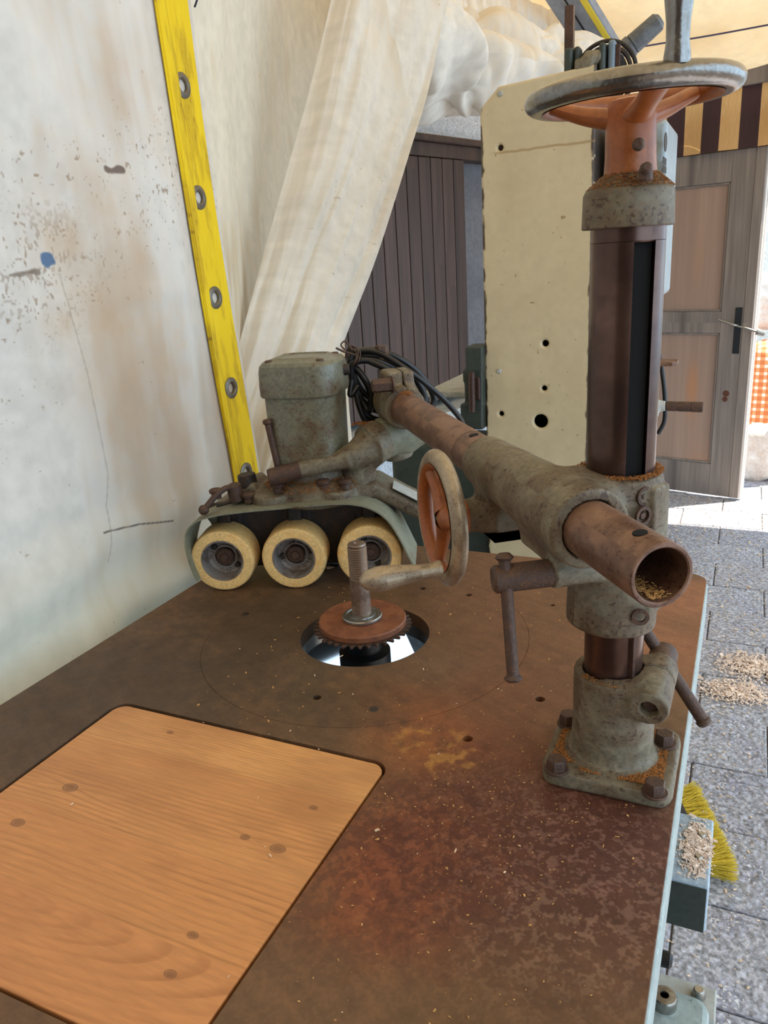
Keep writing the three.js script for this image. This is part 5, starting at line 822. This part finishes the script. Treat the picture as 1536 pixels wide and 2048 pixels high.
{
  const dust = std({ color: 0x9c6430, roughness: 1 }), pale = std({ color: 0xe8c8a4, roughness: 0.9 }), mid = std({ color: 0xc99a5e, roughness: 1 });
  const polar = (c, r0, r1, a0, a1) => { const a = rr(a0, a1), r = Math.sqrt(rr(r0 * r0, r1 * r1)); return V(c.x + Math.cos(a) * r, c.y, c.z + Math.sin(a) * r); };
  scatter('sawdust', 'orange brown sawdust on the flange of the column foot', 2600, () => { for (;;) { const x = rr(-0.165, -0.045), z = rr(-0.838, -0.73); if (Math.hypot(x - PC.x, z - PC.z) > 0.052 && fbm(x * 40, z * 40, 2, 0, 241) + (x > -0.09 ? 0.2 : 0.04) > 0.5) return V(x, TABLE + 0.0222, z); } }, dust, 0.0008, 0.0024);
  scatter('sawdust', 'orange brown sawdust on top of the column socket', 900, () => polar(V(PC.x, 0.9955, PC.z), 0.0325, 0.042, -2.2, 2.4), dust, 0.0007, 0.002);
  scatter('sawdust', 'orange brown sawdust round the slotted column on the head casting', 1500, () => polar(V(PC.x, 1.2228 + rr(0, 0.003), PC.z), 0.0345, 0.0425, -1.2, 3.6), dust, 0.0007, 0.0022);
  scatter('sawdust', 'orange brown sawdust on the collar cap under the top hand wheel', 2400, () => { const p = polar(V(PC.x, 0, PC.z), 0.023, 0.0385, 0, 6.28), r = Math.hypot(p.x - PC.x, p.z - PC.z); return p.setY(1.4545 + (r < 0.027 ? 0.043 + (0.027 - r) * 0.7 : 0.043 - (r - 0.027) * 0.87) + 0.0006); }, dust, 0.0006, 0.0018);
  scatter('sawdust', 'orange brown sawdust heaped on the gear box under the motor', 4200, () => { const a = rr(0, 6.283), r = Math.sqrt(rr(0.05 * 0.05, 0.083 * 0.083)), X = 0.045 + Math.cos(a) * r * 1.2, n = -0.085 + Math.sin(a) * r; return F(X, 0.196 - Math.max(0, r - 0.066) * 0.9 + rr(0, 0.003), n); }, dust, 0.0008, 0.0028);
  scatter('sawdust', 'orange brown sawdust and shavings on the swivel elbow beside the motor', 900, () => F(rr(0.12, 0.21), 0.288 + rr(0, 0.003), -0.08 + gauss() * 0.02), dust, 0.0008, 0.003);
  scatter('sawdust', 'orange brown sawdust on the arm clamp where the tube enters', 500, () => onArm(rr(0.77, 0.82), gauss() * 0.014, 0.0285 + rr(0.0, 0.004)), dust, 0.0007, 0.0022);
  scatter('sawdust', 'yellow brown sawdust lying inside the open end of the arm tube', 700, () => { const a = gauss() * 0.6; return onArm(rr(0.004, 0.068), Math.sin(a) * 0.0225, -Math.cos(a) * 0.0225 + 0.0012); }, mid, 0.0008, 0.0022);
  scatter('sawdust', 'fine wood chips sprinkled over the rusty table top', 900, () => { for (;;) { const x = TX1 - 0.02 - Math.pow(rnd(), 0.9) * 0.62, z = -0.35 - rnd() * 0.95, b = x > boardX0 - 0.01 && x < boardX1 + 0.01 && z > boardZ1 - 0.01; if (!b && Math.hypot(x - ringC.x, z - ringC.z) > 0.11 && rnd() < 0.25 + 0.9 * Math.exp(-Math.pow(Math.hypot(x + 0.16, z + 0.66) / 0.13, 2))) return V(x, TABLE + 0.0005, z); } }, mid, 0.0006, 0.0026);
  scatter('wood_chips', 'few pale wood chips scattered on table and panel', 45, () => V(rr(-0.75, -0.05), TABLE + 0.0008, rr(-1.0, -0.34)), pale, 0.001, 0.0032);
  scatter('wood_shavings', 'pinkish shavings covering the blue grey bracket', 900, () => { const q = onY(1392 + gauss() * 46, 1697 + gauss() * 75, 0.55); return q.setY(0.551 + rr(0, 0.003)); }, std({ color: 0xf0dac8, roughness: 0.9 }), 0.002, 0.007, 'shavings');
  const shv = std({ color: 0xf2d8c2, roughness: 0.9 });
  const pile = (px, py, rx, rz, hgt) => () => { const c = onY(px, py, 0), a = gauss(), b = gauss(); return V(c.x + a * rx, 0.003 + Math.max(0, 1 - Math.hypot(a, b)) * hgt * rnd(), c.z + b * rz); };
  scatter('wood_shavings', 'upper streak of pinkish shavings on the pavers, right of the table', 1500, pile(1508, 1335, 0.17, 0.13, 0.012), shv, 0.003, 0.011, 'shavings');
  scatter('wood_shavings', 'lower streak of pinkish shavings on the pavers, right of the table', 1300, pile(1470, 1385, 0.15, 0.1, 0.012), shv, 0.003, 0.011, 'shavings');
  scatter('wood_chips', 'pale chips and dust strewn over the concrete pavers', 5000, () => V(rr(-0.3, 0.55), 0.0022, -1.3 - 3.4 * Math.pow(rnd(), 0.8)), pale, 0.0015, 0.008, 'shavings');
}
renderer.render(scene, camera);
